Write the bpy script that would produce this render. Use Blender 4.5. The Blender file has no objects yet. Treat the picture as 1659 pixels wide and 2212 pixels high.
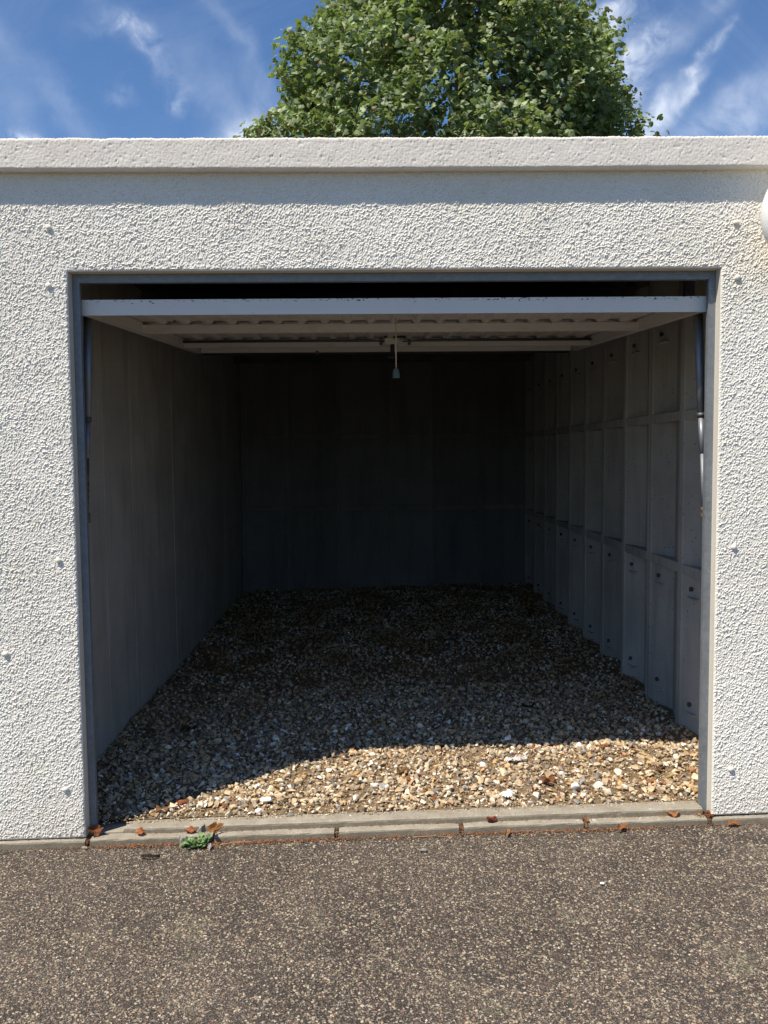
import bpy, bmesh, math, random
import numpy as np
from mathutils import Vector, Matrix, Euler

random.seed(7)
rng = np.random.default_rng(11)
sc = bpy.context.scene
COL = sc.collection

# ------------------------------------------------------------------ camera
CAM = np.array([-0.0895, -3.1159, 1.3799])
YAW, PIT, ROL, FPX = 0.0128, 0.0678, 0.0083, 1833.5 / 1659.0
f = Vector((math.sin(YAW) * math.cos(PIT), math.cos(YAW) * math.cos(PIT), -math.sin(PIT)))
r0 = Vector((math.cos(YAW), -math.sin(YAW), 0))
d0 = f.cross(r0)
cr = r0 * math.cos(ROL) + d0 * math.sin(ROL)
cd = d0 * math.cos(ROL) - r0 * math.sin(ROL)
cam_data = bpy.data.cameras.new('camera')
cam = bpy.data.objects.new('camera', cam_data)
COL.objects.link(cam)
m3 = Matrix((cr, -cd, -f)).transposed()
cam.matrix_world = Matrix.Translation(Vector(CAM)) @ m3.to_4x4()
cam_data.sensor_fit = 'HORIZONTAL'
cam_data.sensor_width = 36.0
cam_data.lens = 36.0 * FPX
cam_data.clip_start = 0.05
cam_data.clip_end = 3000
sc.camera = cam

# ------------------------------------------------------------------ sun, exposure
SUN_TO = Vector((-1.33, -1.0, 2.74)).normalized()
EL = math.asin(SUN_TO.z)
AZ = math.atan2(SUN_TO.x, SUN_TO.y)
sun_data = bpy.data.lights.new('sun', 'SUN')
sun_data.energy = 4.8
sun_data.angle = math.radians(0.53)
sun_data.color = (1.0, 0.915, 0.79)
sun = bpy.data.objects.new('sun', sun_data)
COL.objects.link(sun)
sun.rotation_euler = (-SUN_TO).to_track_quat('-Z', 'Y').to_euler()
sc.view_settings.view_transform = 'Standard'
sc.view_settings.look = 'None'
sc.view_settings.gamma = 1.0
sc.view_settings.use_curve_mapping = False
sc.view_settings.exposure = 0.45
sc.cycles.max_bounces = 12
sc.cycles.diffuse_bounces = 8


class N:
    """small node-tree writer"""
    def __init__(s, tree):
        s.t = tree
        s.n = tree.nodes
        s.l = tree.links

    def new(s, typ, **kw):
        nd = s.n.new(typ)
        for k, v in kw.items():
            setattr(nd, k, v)
        return nd

    def put(s, sock, v):
        if v is None:
            return
        if hasattr(v, 'is_linked'):
            s.l.new(v, sock)
        else:
            if sock.type == 'RGBA' and len(v) == 3:
                v = (*v, 1)
            sock.default_value = v

    def math(s, op, a, b=None, c=None, clamp=False):
        nd = s.new('ShaderNodeMath', operation=op, use_clamp=clamp)
        s.put(nd.inputs[0], a)
        s.put(nd.inputs[1], b)
        s.put(nd.inputs[2], c)
        return nd.outputs[0]

    def vmath(s, op, a, b=None):
        nd = s.new('ShaderNodeVectorMath', operation=op)
        s.put(nd.inputs[0], a)
        s.put(nd.inputs[1], b)
        return nd.outputs['Value'] if op in ('DOT_PRODUCT', 'LENGTH', 'DISTANCE') else nd.outputs[0]

    def mix(s, fac, a, b, blend='MIX'):
        nd = s.new('ShaderNodeMix', data_type='RGBA', blend_type=blend)
        s.put(nd.inputs[0], fac)
        s.put(nd.inputs[6], a)
        s.put(nd.inputs[7], b)
        return nd.outputs[2]

    def noise(s, vec, scale, detail=3, rough=0.5, dist=0.0):
        nd = s.new('ShaderNodeTexNoise')
        s.put(nd.inputs['Vector'], vec)
        nd.inputs['Scale'].default_value = scale
        nd.inputs['Detail'].default_value = detail
        nd.inputs['Roughness'].default_value = rough
        nd.inputs['Distortion'].default_value = dist
        return nd.outputs['Fac']

    def voro(s, vec, scale, feature='F1', rnd=1.0):
        nd = s.new('ShaderNodeTexVoronoi', feature=feature)
        s.put(nd.inputs['Vector'], vec)
        nd.inputs['Scale'].default_value = scale
        nd.inputs['Randomness'].default_value = rnd
        return nd

    def ramp(s, fac, stops, interp='LINEAR'):
        nd = s.new('ShaderNodeValToRGB')
        cr_ = nd.color_ramp
        cr_.interpolation = interp
        while len(cr_.elements) < len(stops):
            cr_.elements.new(0.5)
        for e, (p, c) in zip(cr_.elements, stops):
            e.position = p
            e.color = (c, c, c, 1) if isinstance(c, (int, float)) else (*c, 1)
        s.put(nd.inputs[0], fac)
        return nd.outputs[0]

    def scale(s, vec, v):
        nd = s.new('ShaderNodeMapping')
        s.put(nd.inputs['Vector'], vec)
        nd.inputs['Scale'].default_value = v
        return nd.outputs[0]


# ------------------------------------------------------------------ world
world = bpy.data.worlds.new('World')
sc.world = world
world.use_nodes = True
w = N(world.node_tree)
w.n.clear()
out = w.new('ShaderNodeOutputWorld')
bg = w.new('ShaderNodeBackground')
sky = w.new('ShaderNodeTexSky', sky_type='NISHITA')
sky.sun_disc = False
sky.sun_elevation = EL
sky.sun_rotation = AZ
sky.altitude = 100
sky.air_density = 1.15
sky.dust_density = 0.35
sky.ozone_density = 3.2
tc = w.new('ShaderNodeTexCoord')
dirv = tc.outputs['Generated']
sep = w.new('ShaderNodeSeparateXYZ')
w.put(sep.inputs[0], dirv)
az = w.math('ARCTAN2', sep.outputs[0], sep.outputs[1])
elv = w.math('ARCSINE', sep.outputs[2])
az = w.math('MULTIPLY', az, 57.2958)
elv = w.math('MULTIPLY', elv, 57.2958)
# warp for torn edges
n1 = w.noise(dirv, 9, 5, 0.6)
n2 = w.noise(w.vmath('ADD', dirv, (3.1, 1.7, 5.2)), 9, 5, 0.6)
az2 = w.math('ADD', az, w.math('MULTIPLY', w.math('SUBTRACT', n1, 0.5), 4.5))
el2 = w.math('ADD', elv, w.math('MULTIPLY', w.math('SUBTRACT', n2, 0.5), 4.5))
fine = w.ramp(w.noise(dirv, 38, 6, 0.62, 0.6), [(0.32, 0.0), (0.62, 1.0)])
mid = w.ramp(w.noise(dirv, 14, 5, 0.6, 0.8), [(0.30, 0.15), (0.66, 1.0)])
# clouds: azimuth, elevation, long sigma, short sigma, angle, strength, use fine texture
CLOUDS = [
    (-15.2, 25.0, 1.5, .45, -35, .55, 1), (-16.4, 25.2, 1.2, .35, 5, .35, 1), (-14.5, 23.6, 1.0, .35, -50, .5, 1),
    (-12.6, 22.6, 2.6, .5, -42, .25, 1), (-9.4, 21.6, 3.2, 1.1, -42, .30, 0), (-12.3, 21.0, .55, .4, 40, .6, 1),
    (-8.2, 25.0, 2.4, .45, -50, .38, 0), (-21.8, 20.0, 2.4, 1.1, -60, .28, 0), (-19.0, 20.6, 2.6, .6, -48, .32, 0),
    (-16.3, 21.8, .7, .3, -20, .3, 1), (-21.6, 18.6, .8, .35, 0, .9, 1), (-7.8, 18.9, 1.5, 1.0, 35, 1.3, 0),
    (-7.0, 22.2, 1.6, .7, -50, .25, 0), (-22.5, 23.5, 1.5, .6, -50, .22, 0),
    (15.5, 25.2, 1.7, .7, 40, .75, 1), (17.6, 24.0, 1.6, .6, 30, .6, 1), (16.0, 23.0, 1.0, .7, 10, .5, 1),
    (16.4, 21.6, 1.6, .8, 40, .45, 1), (18.2, 20.3, 1.7, .55, 48, 1.15, 0), (16.9, 19.2, 1.0, .5, 50, .55, 0),
    (20.2, 21.3, 1.05, .28, 48, .75, 0), (20.6, 22.5, .6, .28, 45, .6, 1), (21.6, 23.5, .5, .3, 20, .5, 1),
    (22.8, 24.1, .6, .28, 45, .4, 1), (15.0, 20.2, 2.0, 1.0, 50, .4, 0), (22.5, 20.0, 5.0, .9, 18, .32, 0),
    (23.5, 18.6, 2.0, .7, 45, .55, 0), (20.6, 24.8, 5.0, .5, 28, .28, 0), (19.5, 18.3, 3.0, .7, 20, .3, 0),
    (24.5, 21.5, 2.5, .7, 35, .2, 0), (13.3, 24.6, 1.2, .6, 60, .5, 1),
]
total = None
for (a, e, sl, ss, ang, st, fi) in CLOUDS:
    st = st * (0.5 if a < 0 and st < 0.85 else 0.85)
    c, s_ = math.cos(math.radians(ang)), math.sin(math.radians(ang))
    da = w.math('MULTIPLY', w.math('SUBTRACT', az2, a), 0.93)
    de = w.math('SUBTRACT', el2, e)
    p = w.math('ADD', w.math('MULTIPLY', da, c / sl), w.math('MULTIPLY', de, s_ / sl))
    q = w.math('ADD', w.math('MULTIPLY', da, -s_ / ss), w.math('MULTIPLY', de, c / ss))
    r2 = w.math('ADD', w.math('MULTIPLY', p, p), w.math('MULTIPLY', q, q))
    g = w.math('EXPONENT', w.math('MULTIPLY', r2, -0.7))
    g = w.math('MULTIPLY', w.math('MULTIPLY', g, st), fine if fi else mid)
    total = g if total is None else w.math('ADD', total, g)
# thin cirrus everywhere
stretch = w.new('ShaderNodeMapping')
w.put(stretch.inputs['Vector'], dirv)
stretch.inputs['Rotation'].default_value = (0.5, 0.7, 0.3)
stretch.inputs['Scale'].default_value = (2.0, 9.0, 2.6)
cir = w.ramp(w.noise(stretch.outputs[0], 1.6, 6, 0.62, 0.7), [(0.48, 0.0), (0.85, 0.45)])
total = w.math('ADD', total, w.math('MULTIPLY', cir, 0.22))
total = w.math('MINIMUM', total, 0.92)
skyc = w.mix(1.0, sky.outputs[0], (0.65, 0.83, 1.05, 1), 'MULTIPLY')
cloudy = w.mix(total, skyc, (8.4, 9.0, 10.0, 1))
w.put(bg.inputs['Color'], cloudy)
bg.inputs['Strength'].default_value = 0.088
w.l.new(bg.outputs[0], out.inputs['Surface'])


# ------------------------------------------------------------------ materials
def mat(name):
    m = bpy.data.materials.new(name)
    m.use_nodes = True
    t = N(m.node_tree)
    b = next(n for n in t.n if n.type == 'BSDF_PRINCIPLED')
    t.b = b
    t.obj = t.new('ShaderNodeNewGeometry').outputs['Position']
    return m, t


def setb(t, color=None, rough=None, metal=None, spec=None, normal=None):
    for k, v in (('Base Color', color), ('Roughness', rough), ('Metallic', metal), ('Specular IOR Level', spec), ('Normal', normal)):
        if v is not None:
            t.put(t.b.inputs[k], v)


def bump(t, h, strength=0.5, dist=0.002, base=None):
    b = t.new('ShaderNodeBump')
    b.inputs['Strength'].default_value = strength
    b.inputs['Distance'].default_value = dist
    t.put(b.inputs['Height'], h)
    if base is not None:
        t.put(b.inputs['Normal'], base)
    return b.outputs[0]


M = {}

# painted roughcast
m, t = mat('painted_roughcast')
n = t.noise(t.obj, 1.6, 5, 0.6)
c = t.mix(t.ramp(n, [(0.35, 0), (0.7, 1)]), (0.725, 0.69, 0.61), (0.785, 0.755, 0.68))
gr = t.ramp(t.noise(t.obj, 5.5, 6, 0.7, 0.5), [(0.56, 0), (0.72, 0.5)])
c = t.mix(gr, c, (0.62, 0.61, 0.46))
sx = t.new('ShaderNodeSeparateXYZ')
t.put(sx.inputs[0], t.obj)
low = t.ramp(sx.outputs[2], [(0.0, 0.35), (0.16, 0.0)])
c = t.mix(t.math('MULTIPLY', low, t.noise(t.obj, 30, 4, 0.7)), c, (0.36, 0.31, 0.22))
h = t.math('ADD', t.noise(t.obj, 260, 4, 0.65), t.math('MULTIPLY', t.noise(t.obj, 110, 3, 0.6), 1.2))
setb(t, c, 0.82, spec=0.3, normal=bump(t, h, 0.4, 0.0014))
M['roughcast'] = m

# smooth paint (reveals)
m, t = mat('smooth_masonry_paint')
n = t.noise(t.obj, 6, 5, 0.6)
c = t.mix(n, (0.55, 0.51, 0.43), (0.66, 0.62, 0.54))
setb(t, c, 0.75, spec=0.3, normal=bump(t, t.noise(t.obj, 120, 4, 0.6), 0.35, 0.002))
M['smooth_paint'] = m

# coping
m, t = mat('painted_coping_concrete')
n = t.noise(t.obj, 2.2, 5, 0.6)
c = t.mix(t.ramp(n, [(0.3, 0), (0.7, 1)]), (0.66, 0.61, 0.535), (0.75, 0.71, 0.64))
c = t.mix(t.ramp(t.noise(t.scale(t.obj, (6, 6, 40)), 1.5, 4, 0.7), [(0.6, 0), (0.8, 0.35)]), c, (0.46, 0.40, 0.30))
v = t.voro(t.obj, 34)
pit = t.ramp(v.outputs['Distance'], [(0.05, 0.0), (0.16, 1.0)])
v2 = t.noise(t.scale(t.obj, (60, 60, 190)), 1.0, 5, 0.7)
hh = t.math('ADD', t.math('MULTIPLY', pit, 0.5), t.math('MULTIPLY', v2, 0.5))
setb(t, c, 0.8, spec=0.3, normal=bump(t, hh, 0.7, 0.003))
M['coping'] = m


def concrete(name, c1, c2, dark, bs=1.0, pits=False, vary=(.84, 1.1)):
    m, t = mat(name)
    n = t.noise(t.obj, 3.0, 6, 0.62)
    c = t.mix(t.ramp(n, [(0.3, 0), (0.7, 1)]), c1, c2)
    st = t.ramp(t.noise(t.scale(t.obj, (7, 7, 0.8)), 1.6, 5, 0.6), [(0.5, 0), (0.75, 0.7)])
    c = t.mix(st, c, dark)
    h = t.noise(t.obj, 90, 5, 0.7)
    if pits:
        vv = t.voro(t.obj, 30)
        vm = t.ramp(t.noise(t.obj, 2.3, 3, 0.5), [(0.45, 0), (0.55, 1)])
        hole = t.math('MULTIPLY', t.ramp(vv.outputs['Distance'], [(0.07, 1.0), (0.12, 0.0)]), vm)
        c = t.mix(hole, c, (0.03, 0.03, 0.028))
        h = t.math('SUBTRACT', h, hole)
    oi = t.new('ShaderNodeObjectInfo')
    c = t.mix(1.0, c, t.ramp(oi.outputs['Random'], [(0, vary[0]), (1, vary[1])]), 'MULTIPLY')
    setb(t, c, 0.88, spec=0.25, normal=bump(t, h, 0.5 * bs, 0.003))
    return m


M['panel'] = concrete('panel_concrete', (0.38, 0.365, 0.335), (0.50, 0.48, 0.445), (0.26, 0.25, 0.23), pits=True)
M['panel_left'] = concrete('smooth_panel_concrete', (0.37, 0.355, 0.33), (0.50, 0.485, 0.455), (0.27, 0.26, 0.24), vary=(.94, 1.04))
M['panel_back_shaded'] = concrete('shaded_panel_concrete', (0.17, 0.17, 0.165), (0.21, 0.21, 0.20), (0.13, 0.13, 0.13))  # darker copy of the panel concrete, the rear gloom put into the colour

# kerb concrete
m, t = mat('kerb_concrete')
n = t.noise(t.obj, 12, 6, 0.65)
c = t.mix(t.ramp(n, [(0.3, 0), (0.7, 1)]), (0.245, 0.215, 0.165), (0.37, 0.335, 0.27))
sp = t.voro(t.obj, 160)
spots = t.ramp(sp.outputs['Distance'], [(0.18, 1), (0.3, 0)])
pick = t.ramp(t.new('ShaderNodeSeparateColor').outputs[0], [(0, 0), (1, 1)])
scn = t.n[-2] if False else None
sep2 = t.new('ShaderNodeSeparateColor')
t.put(sep2.inputs[0], sp.outputs['Color'])
lightspot = t.math('MULTIPLY', spots, t.ramp(sep2.outputs[0], [(0.78, 0), (0.8, 1)]))
darkspot = t.math('MULTIPLY', spots, t.ramp(sep2.outputs[1], [(0.8, 0), (0.82, 1)]))
c = t.mix(lightspot, c, (0.62, 0.58, 0.48))
c = t.mix(t.math('MULTIPLY', darkspot, 0.8), c, (0.07, 0.06, 0.05))
lich = t.ramp(t.noise(t.obj, 22, 5, 0.7, 1.0), [(0.64, 0), (0.67, 0.8)])
c = t.mix(lich, c, (0.50, 0.49, 0.42))
geo = t.new('ShaderNodeNewGeometry')
sg = t.new('ShaderNodeSeparateXYZ')
t.put(sg.inputs[0], geo.outputs['Normal'])
side_tint = t.math('MULTIPLY', t.ramp(t.math('ABSOLUTE', sg.outputs[2]), [(0.2, 0.75), (0.8, 0.0)]), t.ramp(t.noise(t.obj, 35, 4, 0.7), [(0.3, 0.5), (0.6, 1.0)]))
c = t.mix(side_tint, c, (0.17, 0.14, 0.09))  # upright faces mixed unevenly towards a dark brown
setb(t, c, 0.9, spec=0.25, normal=bump(t, t.math('ADD', t.noise(t.obj, 140, 4, 0.7), t.math('MULTIPLY', spots, -0.5)), 0.7, 0.003))
M['kerb'] = m

# asphalt with exposed chippings
m, t = mat('chipped_asphalt')
flat = t.scale(t.obj, (1, 1.0, 0.2))
warp = t.vmath('ADD', flat, t.vmath('MULTIPLY', t.vmath('SUBTRACT', t.new('ShaderNodeTexNoise').outputs['Color'], (0.5, 0.5, 0.5)), (0.0, 0.0, 0.0)))
va = t.voro(flat, 145)
vb = t.voro(t.vmath('ADD', flat, (5.3, 2.2, 0)), 260)
sa = t.new('ShaderNodeSeparateColor'); t.put(sa.inputs[0], va.outputs['Color'])
sb = t.new('ShaderNodeSeparateColor'); t.put(sb.inputs[0], vb.outputs['Color'])
stops = [(0.0, (0.045, 0.037, 0.032)), (0.25, (0.085, 0.068, 0.055)), (0.5, (0.14, 0.112, 0.088)), (0.72, (0.20, 0.165, 0.125)),
         (0.85, (0.15, 0.085, 0.06)), (0.92, (0.32, 0.275, 0.20)), (1.0, (0.45, 0.40, 0.31))]
ca = t.ramp(sa.outputs[0], stops)
cb = t.ramp(sb.outputs[1], stops)
ma = t.ramp(va.outputs['Distance'], [(0.38, 1), (0.55, 0)])
mb = t.ramp(vb.outputs['Distance'], [(0.40, 1), (0.58, 0)])
c = t.mix(mb, (0.040, 0.036, 0.034), cb)
c = t.mix(ma, c, ca)
big = t.ramp(t.noise(t.obj, 2.2, 4, 0.6), [(0.35, 0.80), (0.65, 1.28)])
c = t.mix(1.0, c, big, 'MULTIPLY')
dk = t.ramp(t.noise(t.obj, 5.0, 5, 0.65, 0.4), [(0.52, 0), (0.66, 0.6)])
c = t.mix(dk, c, (0.042, 0.036, 0.032))
# lichen patches
lic = t.math('MULTIPLY', t.ramp(t.noise(t.obj, 4.2, 2, 0.5), [(0.64, 0), (0.68, 1)]), t.ramp(t.noise(t.obj, 60, 4, 0.7), [(0.5, 0), (0.56, 0.55)]))
c = t.mix(lic, c, (0.25, 0.25, 0.15))
h = t.math('ADD', ma, t.math('MULTIPLY', mb, 0.5))
setb(t, c, 0.8, spec=0.35, normal=bump(t, h, 0.9, 0.0035))
M['asphalt'] = m


def attr_mat(name, rough, spec=0.3, translucent=0.0, noise_amt=0.25, scale=60, objinfo=False, bmp=0.4):
    m, t = mat(name)
    at = t.new('ShaderNodeAttribute')
    at.attribute_name = 'tint'
    col = at.outputs['Color']
    if objinfo:
        oi = t.new('ShaderNodeObjectInfo')
        col = oi.outputs['Color']
    n = t.ramp(t.noise(t.obj, scale, 4, 0.65), [(0.25, 1 - noise_amt), (0.75, 1 + noise_amt)])
    c = t.mix(1.0, col, n, 'MULTIPLY')
    setb(t, c, rough, spec=spec, normal=bump(t, t.noise(t.obj, scale * 3, 3, 0.6), bmp, 0.002))
    if translucent:
        tr = t.new('ShaderNodeBsdfTranslucent')
        t.put(tr.inputs[0], t.mix(1.0, c, (1.1, 1.25, 0.5, 1), 'MULTIPLY'))
        mx = t.new('ShaderNodeMixShader')
        mx.inputs[0].default_value = translucent
        t.l.new(t.b.outputs[0], mx.inputs[1])
        t.l.new(tr.outputs[0], mx.inputs[2])
        o = next(n for n in t.n if n.type == 'OUTPUT_MATERIAL')
        t.l.new(mx.outputs[0], o.inputs['Surface'])
    return m


M['stone'] = attr_mat('flint_gravel', 0.75, 0.3, noise_amt=0.3, scale=70)
M['stone_piece'] = attr_mat('flint_stone', 0.75, 0.3, noise_amt=0.3, scale=70, objinfo=True)
M['chip'] = attr_mat('road_chippings', 0.75, 0.35, noise_amt=0.15, scale=120)
M['leaf'] = attr_mat('plane_leaf', 0.5, 0.4, translucent=0.3, noise_amt=0.15, scale=8, bmp=0.0)
M['dry_leaf'] = attr_mat('dry_leaf', 0.7, 0.25, translucent=0.15, noise_amt=0.3, scale=50, objinfo=True)
M['weed'] = attr_mat('weed_leaf', 0.55, 0.3, translucent=0.2, noise_amt=0.15, scale=40)
M['litter'] = attr_mat('leaf_litter', 0.85, 0.2, noise_amt=0.3, scale=60)

m, t = mat('gravel_dirt')
n = t.noise(t.obj, 16, 6, 0.7)
c = t.mix(n, (0.13, 0.085, 0.048), (0.33, 0.24, 0.145))
setb(t, c, 0.95, spec=0.1, normal=bump(t, t.noise(t.obj, 150, 5, 0.75), 1.0, 0.008))
M['dirt'] = m

m, t = mat('ground_earth')
c = t.mix(t.noise(t.obj, 0.6, 5, 0.6), (0.06, 0.075, 0.03), (0.12, 0.11, 0.06))
setb(t, c, 0.95, spec=0.1)
M['earth'] = m

m, t = mat('galvanised_steel')
vv = t.voro(t.obj, 60)
s3 = t.new('ShaderNodeSeparateColor'); t.put(s3.inputs[0], vv.outputs['Color'])
n = t.noise(t.obj, 10, 5, 0.65)
c = t.mix(n, (0.145, 0.160, 0.175), (0.225, 0.245, 0.262))
c = t.mix(t.math('MULTIPLY', s3.outputs[0], 0.25), c, (0.32, 0.35, 0.38))
fl = t.voro(t.obj, 95)
c = t.mix(t.ramp(fl.outputs['Distance'], [(0.10, 0.7), (0.16, 0)]), c, (0.45, 0.46, 0.46))
setb(t, c, t.ramp(n, [(0.3, 0.45), (0.7, 0.62)]), 0.35, 0.5, bump(t, n, 0.1, 0.001))
M['galv'] = m

m, t = mat('bright_tube_steel')
n = t.noise(t.scale(t.obj, (60, 60, 6)), 1.0, 5, 0.65)
c = t.mix(n, (0.13, 0.145, 0.17), (0.30, 0.32, 0.35))
setb(t, c, 0.5, 0.5, 0.5)
M['tube'] = m

m, t = mat('rusty_steel')
n = t.noise(t.obj, 60, 5, 0.7)
c = t.mix(t.ramp(n, [(0.4, 0), (0.6, 1)]), (0.05, 0.03, 0.02), (0.20, 0.15, 0.11))
setb(t, c, 0.75, 0.2, 0.3, bump(t, n, 0.4, 0.002))
M['rust'] = m

# painted door steel with chips
m, t = mat('door_white_paint')
n = t.noise(t.obj, 4, 5, 0.6)
c = t.mix(n, (0.55, 0.54, 0.515), (0.65, 0.64, 0.615))
drt = t.ramp(t.noise(t.scale(t.obj, (3, 3, 12)), 2.0, 5, 0.7), [(0.52, 0), (0.75, 0.4)])
c = t.mix(drt, c, (0.32, 0.27, 0.20))
setb(t, c, 0.5, 0.0, 0.4)
M['door'] = m

m, t = mat('door_edge_paint')
n = t.noise(t.obj, 3, 5, 0.6)
c = t.mix(n, (0.62, 0.60, 0.565), (0.71, 0.69, 0.655))
sx = t.new('ShaderNodeSeparateXYZ'); t.put(sx.inputs[0], t.obj)
top = t.ramp(t.math('MULTIPLY', t.math('SUBTRACT', sx.outputs[2], 1.90), 10), [(0.30, 0.0), (0.50, 0.16)])
chipn = t.noise(t.scale(t.obj, (1, 1, 2)), 75, 4, 0.65)
patch = t.ramp(t.noise(t.obj, 6, 3, 0.6), [(0.35, -0.0), (0.6, 0.05)])
chip = t.ramp(t.math('ADD', t.math('ADD', chipn, top), t.math('MULTIPLY', patch, 1.0)), [(0.785, 0), (0.80, 1)])
c = t.mix(chip, c, (0.06, 0.058, 0.055))
rs = t.ramp(t.noise(t.obj, 14, 4, 0.7), [(0.68, 0), (0.76, 0.5)])
c = t.mix(rs, c, (0.34, 0.25, 0.17))
setb(t, c, 0.45, 0.0, 0.45, bump(t, t.math('MULTIPLY', chip, -1), 0.4, 0.001))
M['door_edge'] = m


def plain(name, col, rough=0.6, metal=0.0, spec=0.4, var=0.15, sc_=20):
    m, t = mat(name)
    n = t.ramp(t.noise(t.obj, sc_, 4, 0.6), [(0.3, 1 - var), (0.7, 1 + var)])
    setb(t, t.mix(1.0, col, n, 'MULTIPLY'), rough, metal, spec)
    return m


M['black'] = plain('black_plastic', (0.018, 0.018, 0.02), 0.45)
M['dark_steel'] = plain('dark_rod_steel', (0.10, 0.10, 0.105), 0.5, 0.5)
M['cord'] = plain('cream_cord', (0.58, 0.48, 0.34), 0.8)
M['knob'] = plain('grey_green_plastic', (0.10, 0.13, 0.125), 0.4)
M['white_plastic'] = plain('white_plastic', (0.80, 0.79, 0.76), 0.28, 0, 0.5, 0.02, 3)
M['roof'] = plain('roof_sheet', (0.10, 0.10, 0.105), 0.85, 0, 0.2, 0.3, 4)
M['roof_out'] = plain('roof_felt', (0.13, 0.13, 0.125), 0.9, 0, 0.2, 0.2, 2)
M['bark'] = plain('plane_bark', (0.16, 0.13, 0.09), 0.9, 0, 0.2, 0.5, 5)
M['bark_bit'] = plain('bark_flake', (0.07, 0.05, 0.035), 0.9, 0, 0.2, 0.4, 90)
M['twig'] = plain('dry_twig', (0.36, 0.26, 0.15), 0.8, 0, 0.2, 0.3, 60)
M['white_bit'] = plain('chalk_white', (0.82, 0.81, 0.78), 0.7, 0, 0.3, 0.04, 80)
M['feather'] = plain('grey_feather', (0.46, 0.45, 0.46), 0.8, 0, 0.2, 0.25, 150)
M['cap'] = plain('rendered_cap', (0.77, 0.735, 0.655), 0.8, 0, 0.3, 0.1, 60)
m, t = mat('clear_wrapper')
n = t.noise(t.obj, 70, 4, 0.6)
setb(t, t.mix(n, (0.42, 0.41, 0.40), (0.68, 0.67, 0.66)), 0.25, 0, 0.6, bump(t, n, 0.8, 0.004))
M['plastic_film'] = m


# ------------------------------------------------------------------ helpers
def link(o, parent=None):
    COL.objects.link(o)
    if parent is not None:
        o.parent = parent
    return o


def tag(o, label=None, cat=None, group=None, kind=None):
    if label: o['label'] = label
    if cat: o['category'] = cat
    if group: o['group'] = group
    if kind: o['kind'] = kind
    return o


def empty(name, loc=(0, 0, 0), **kw):
    o = bpy.data.objects.new(name, None)
    o.location = loc
    o.empty_display_size = 0.1
    link(o)
    return tag(o, **kw)


def from_bm(name, bm, material, parent=None, smooth=False, at=None):
    me = bpy.data.meshes.new(name)
    if at is not None:
        bmesh.ops.translate(bm, verts=bm.verts, vec=[-a for a in at])
    bmesh.ops.recalc_face_normals(bm, faces=bm.faces)
    bm.to_mesh(me)
    bm.free()
    me.materials.append(material)
    if smooth:
        me.polygons.foreach_set('use_smooth', [True] * len(me.polygons))
    o = bpy.data.objects.new(name, me)
    if at is not None:
        o.location = at
    return link(o, parent)


def box(bm, x0, x1, y0, y1, z0, z1, bev=0.0, seg=2, sl=0.0):
    """box; sl adds a slope of z along x (dz/dx)"""
    g = bmesh.ops.create_cube(bm, size=1.0)
    vs = g['verts']
    for v in vs:
        v.co = Vector((x0 + (v.co.x + .5) * (x1 - x0), y0 + (v.co.y + .5) * (y1 - y0), z0 + (v.co.z + .5) * (z1 - z0)))
        v.co.z += sl * v.co.x
    if bev > 0:
        es = list({e for v in vs for e in v.link_edges})
        bmesh.ops.bevel(bm, geom=es, offset=bev, segments=seg, affect='EDGES', profile=0.5)


def tube(bm, pts, r, n=10, r1=None, cap=True):
    pts = [Vector(p) for p in pts]
    rings = []
    for i, p in enumerate(pts):
        d = (pts[min(i + 1, len(pts) - 1)] - pts[max(i - 1, 0)]).normalized()
        a = d.orthogonal().normalized() if i == 0 else (rings_a - d * rings_a.dot(d)).normalized()
        rings_a = a
        b = d.cross(a)
        if isinstance(r, (list, tuple)):
            rr = r[i]
        else:
            rr = r if r1 is None else r + (r1 - r) * i / (len(pts) - 1)
        rings.append([bm.verts.new(p + (a * math.cos(2 * math.pi * k / n) + b * math.sin(2 * math.pi * k / n)) * rr) for k in range(n)])
    for i in range(len(rings) - 1):
        for k in range(n):
            bm.faces.new((rings[i][k], rings[i][(k + 1) % n], rings[i + 1][(k + 1) % n], rings[i + 1][k]))
    if cap:
        bm.faces.new(rings[0][::-1])
        bm.faces.new(rings[-1])


def arrays(name, V, F, material, parent=None, col=None, smooth=False):
    """V (n,3), F (m,3 or 4), col (n,3) -> object"""
    me = bpy.data.meshes.new(name)
    k = F.shape[1]
    me.vertices.add(len(V))
    me.vertices.foreach_set('co', np.ascontiguousarray(V, dtype=np.float32).ravel())
    me.loops.add(F.size)
    me.loops.foreach_set('vertex_index', np.ascontiguousarray(F, dtype=np.int32).ravel())
    me.polygons.add(len(F))
    me.polygons.foreach_set('loop_start', np.arange(0, F.size, k, dtype=np.int32))
    me.polygons.foreach_set('loop_total', np.full(len(F), k, dtype=np.int32))
    me.polygons.foreach_set('use_smooth', np.full(len(F), smooth, dtype=bool))
    me.update(calc_edges=True)
    if col is not None:
        a = me.attributes.new('tint', 'FLOAT_COLOR', 'POINT')
        c4 = np.ones((len(V), 4), dtype=np.float32)
        c4[:, :3] = col
        a.data.foreach_set('color', c4.ravel())
    me.materials.append(material)
    o = bpy.data.objects.new(name, me)
    return link(o, parent)


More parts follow.
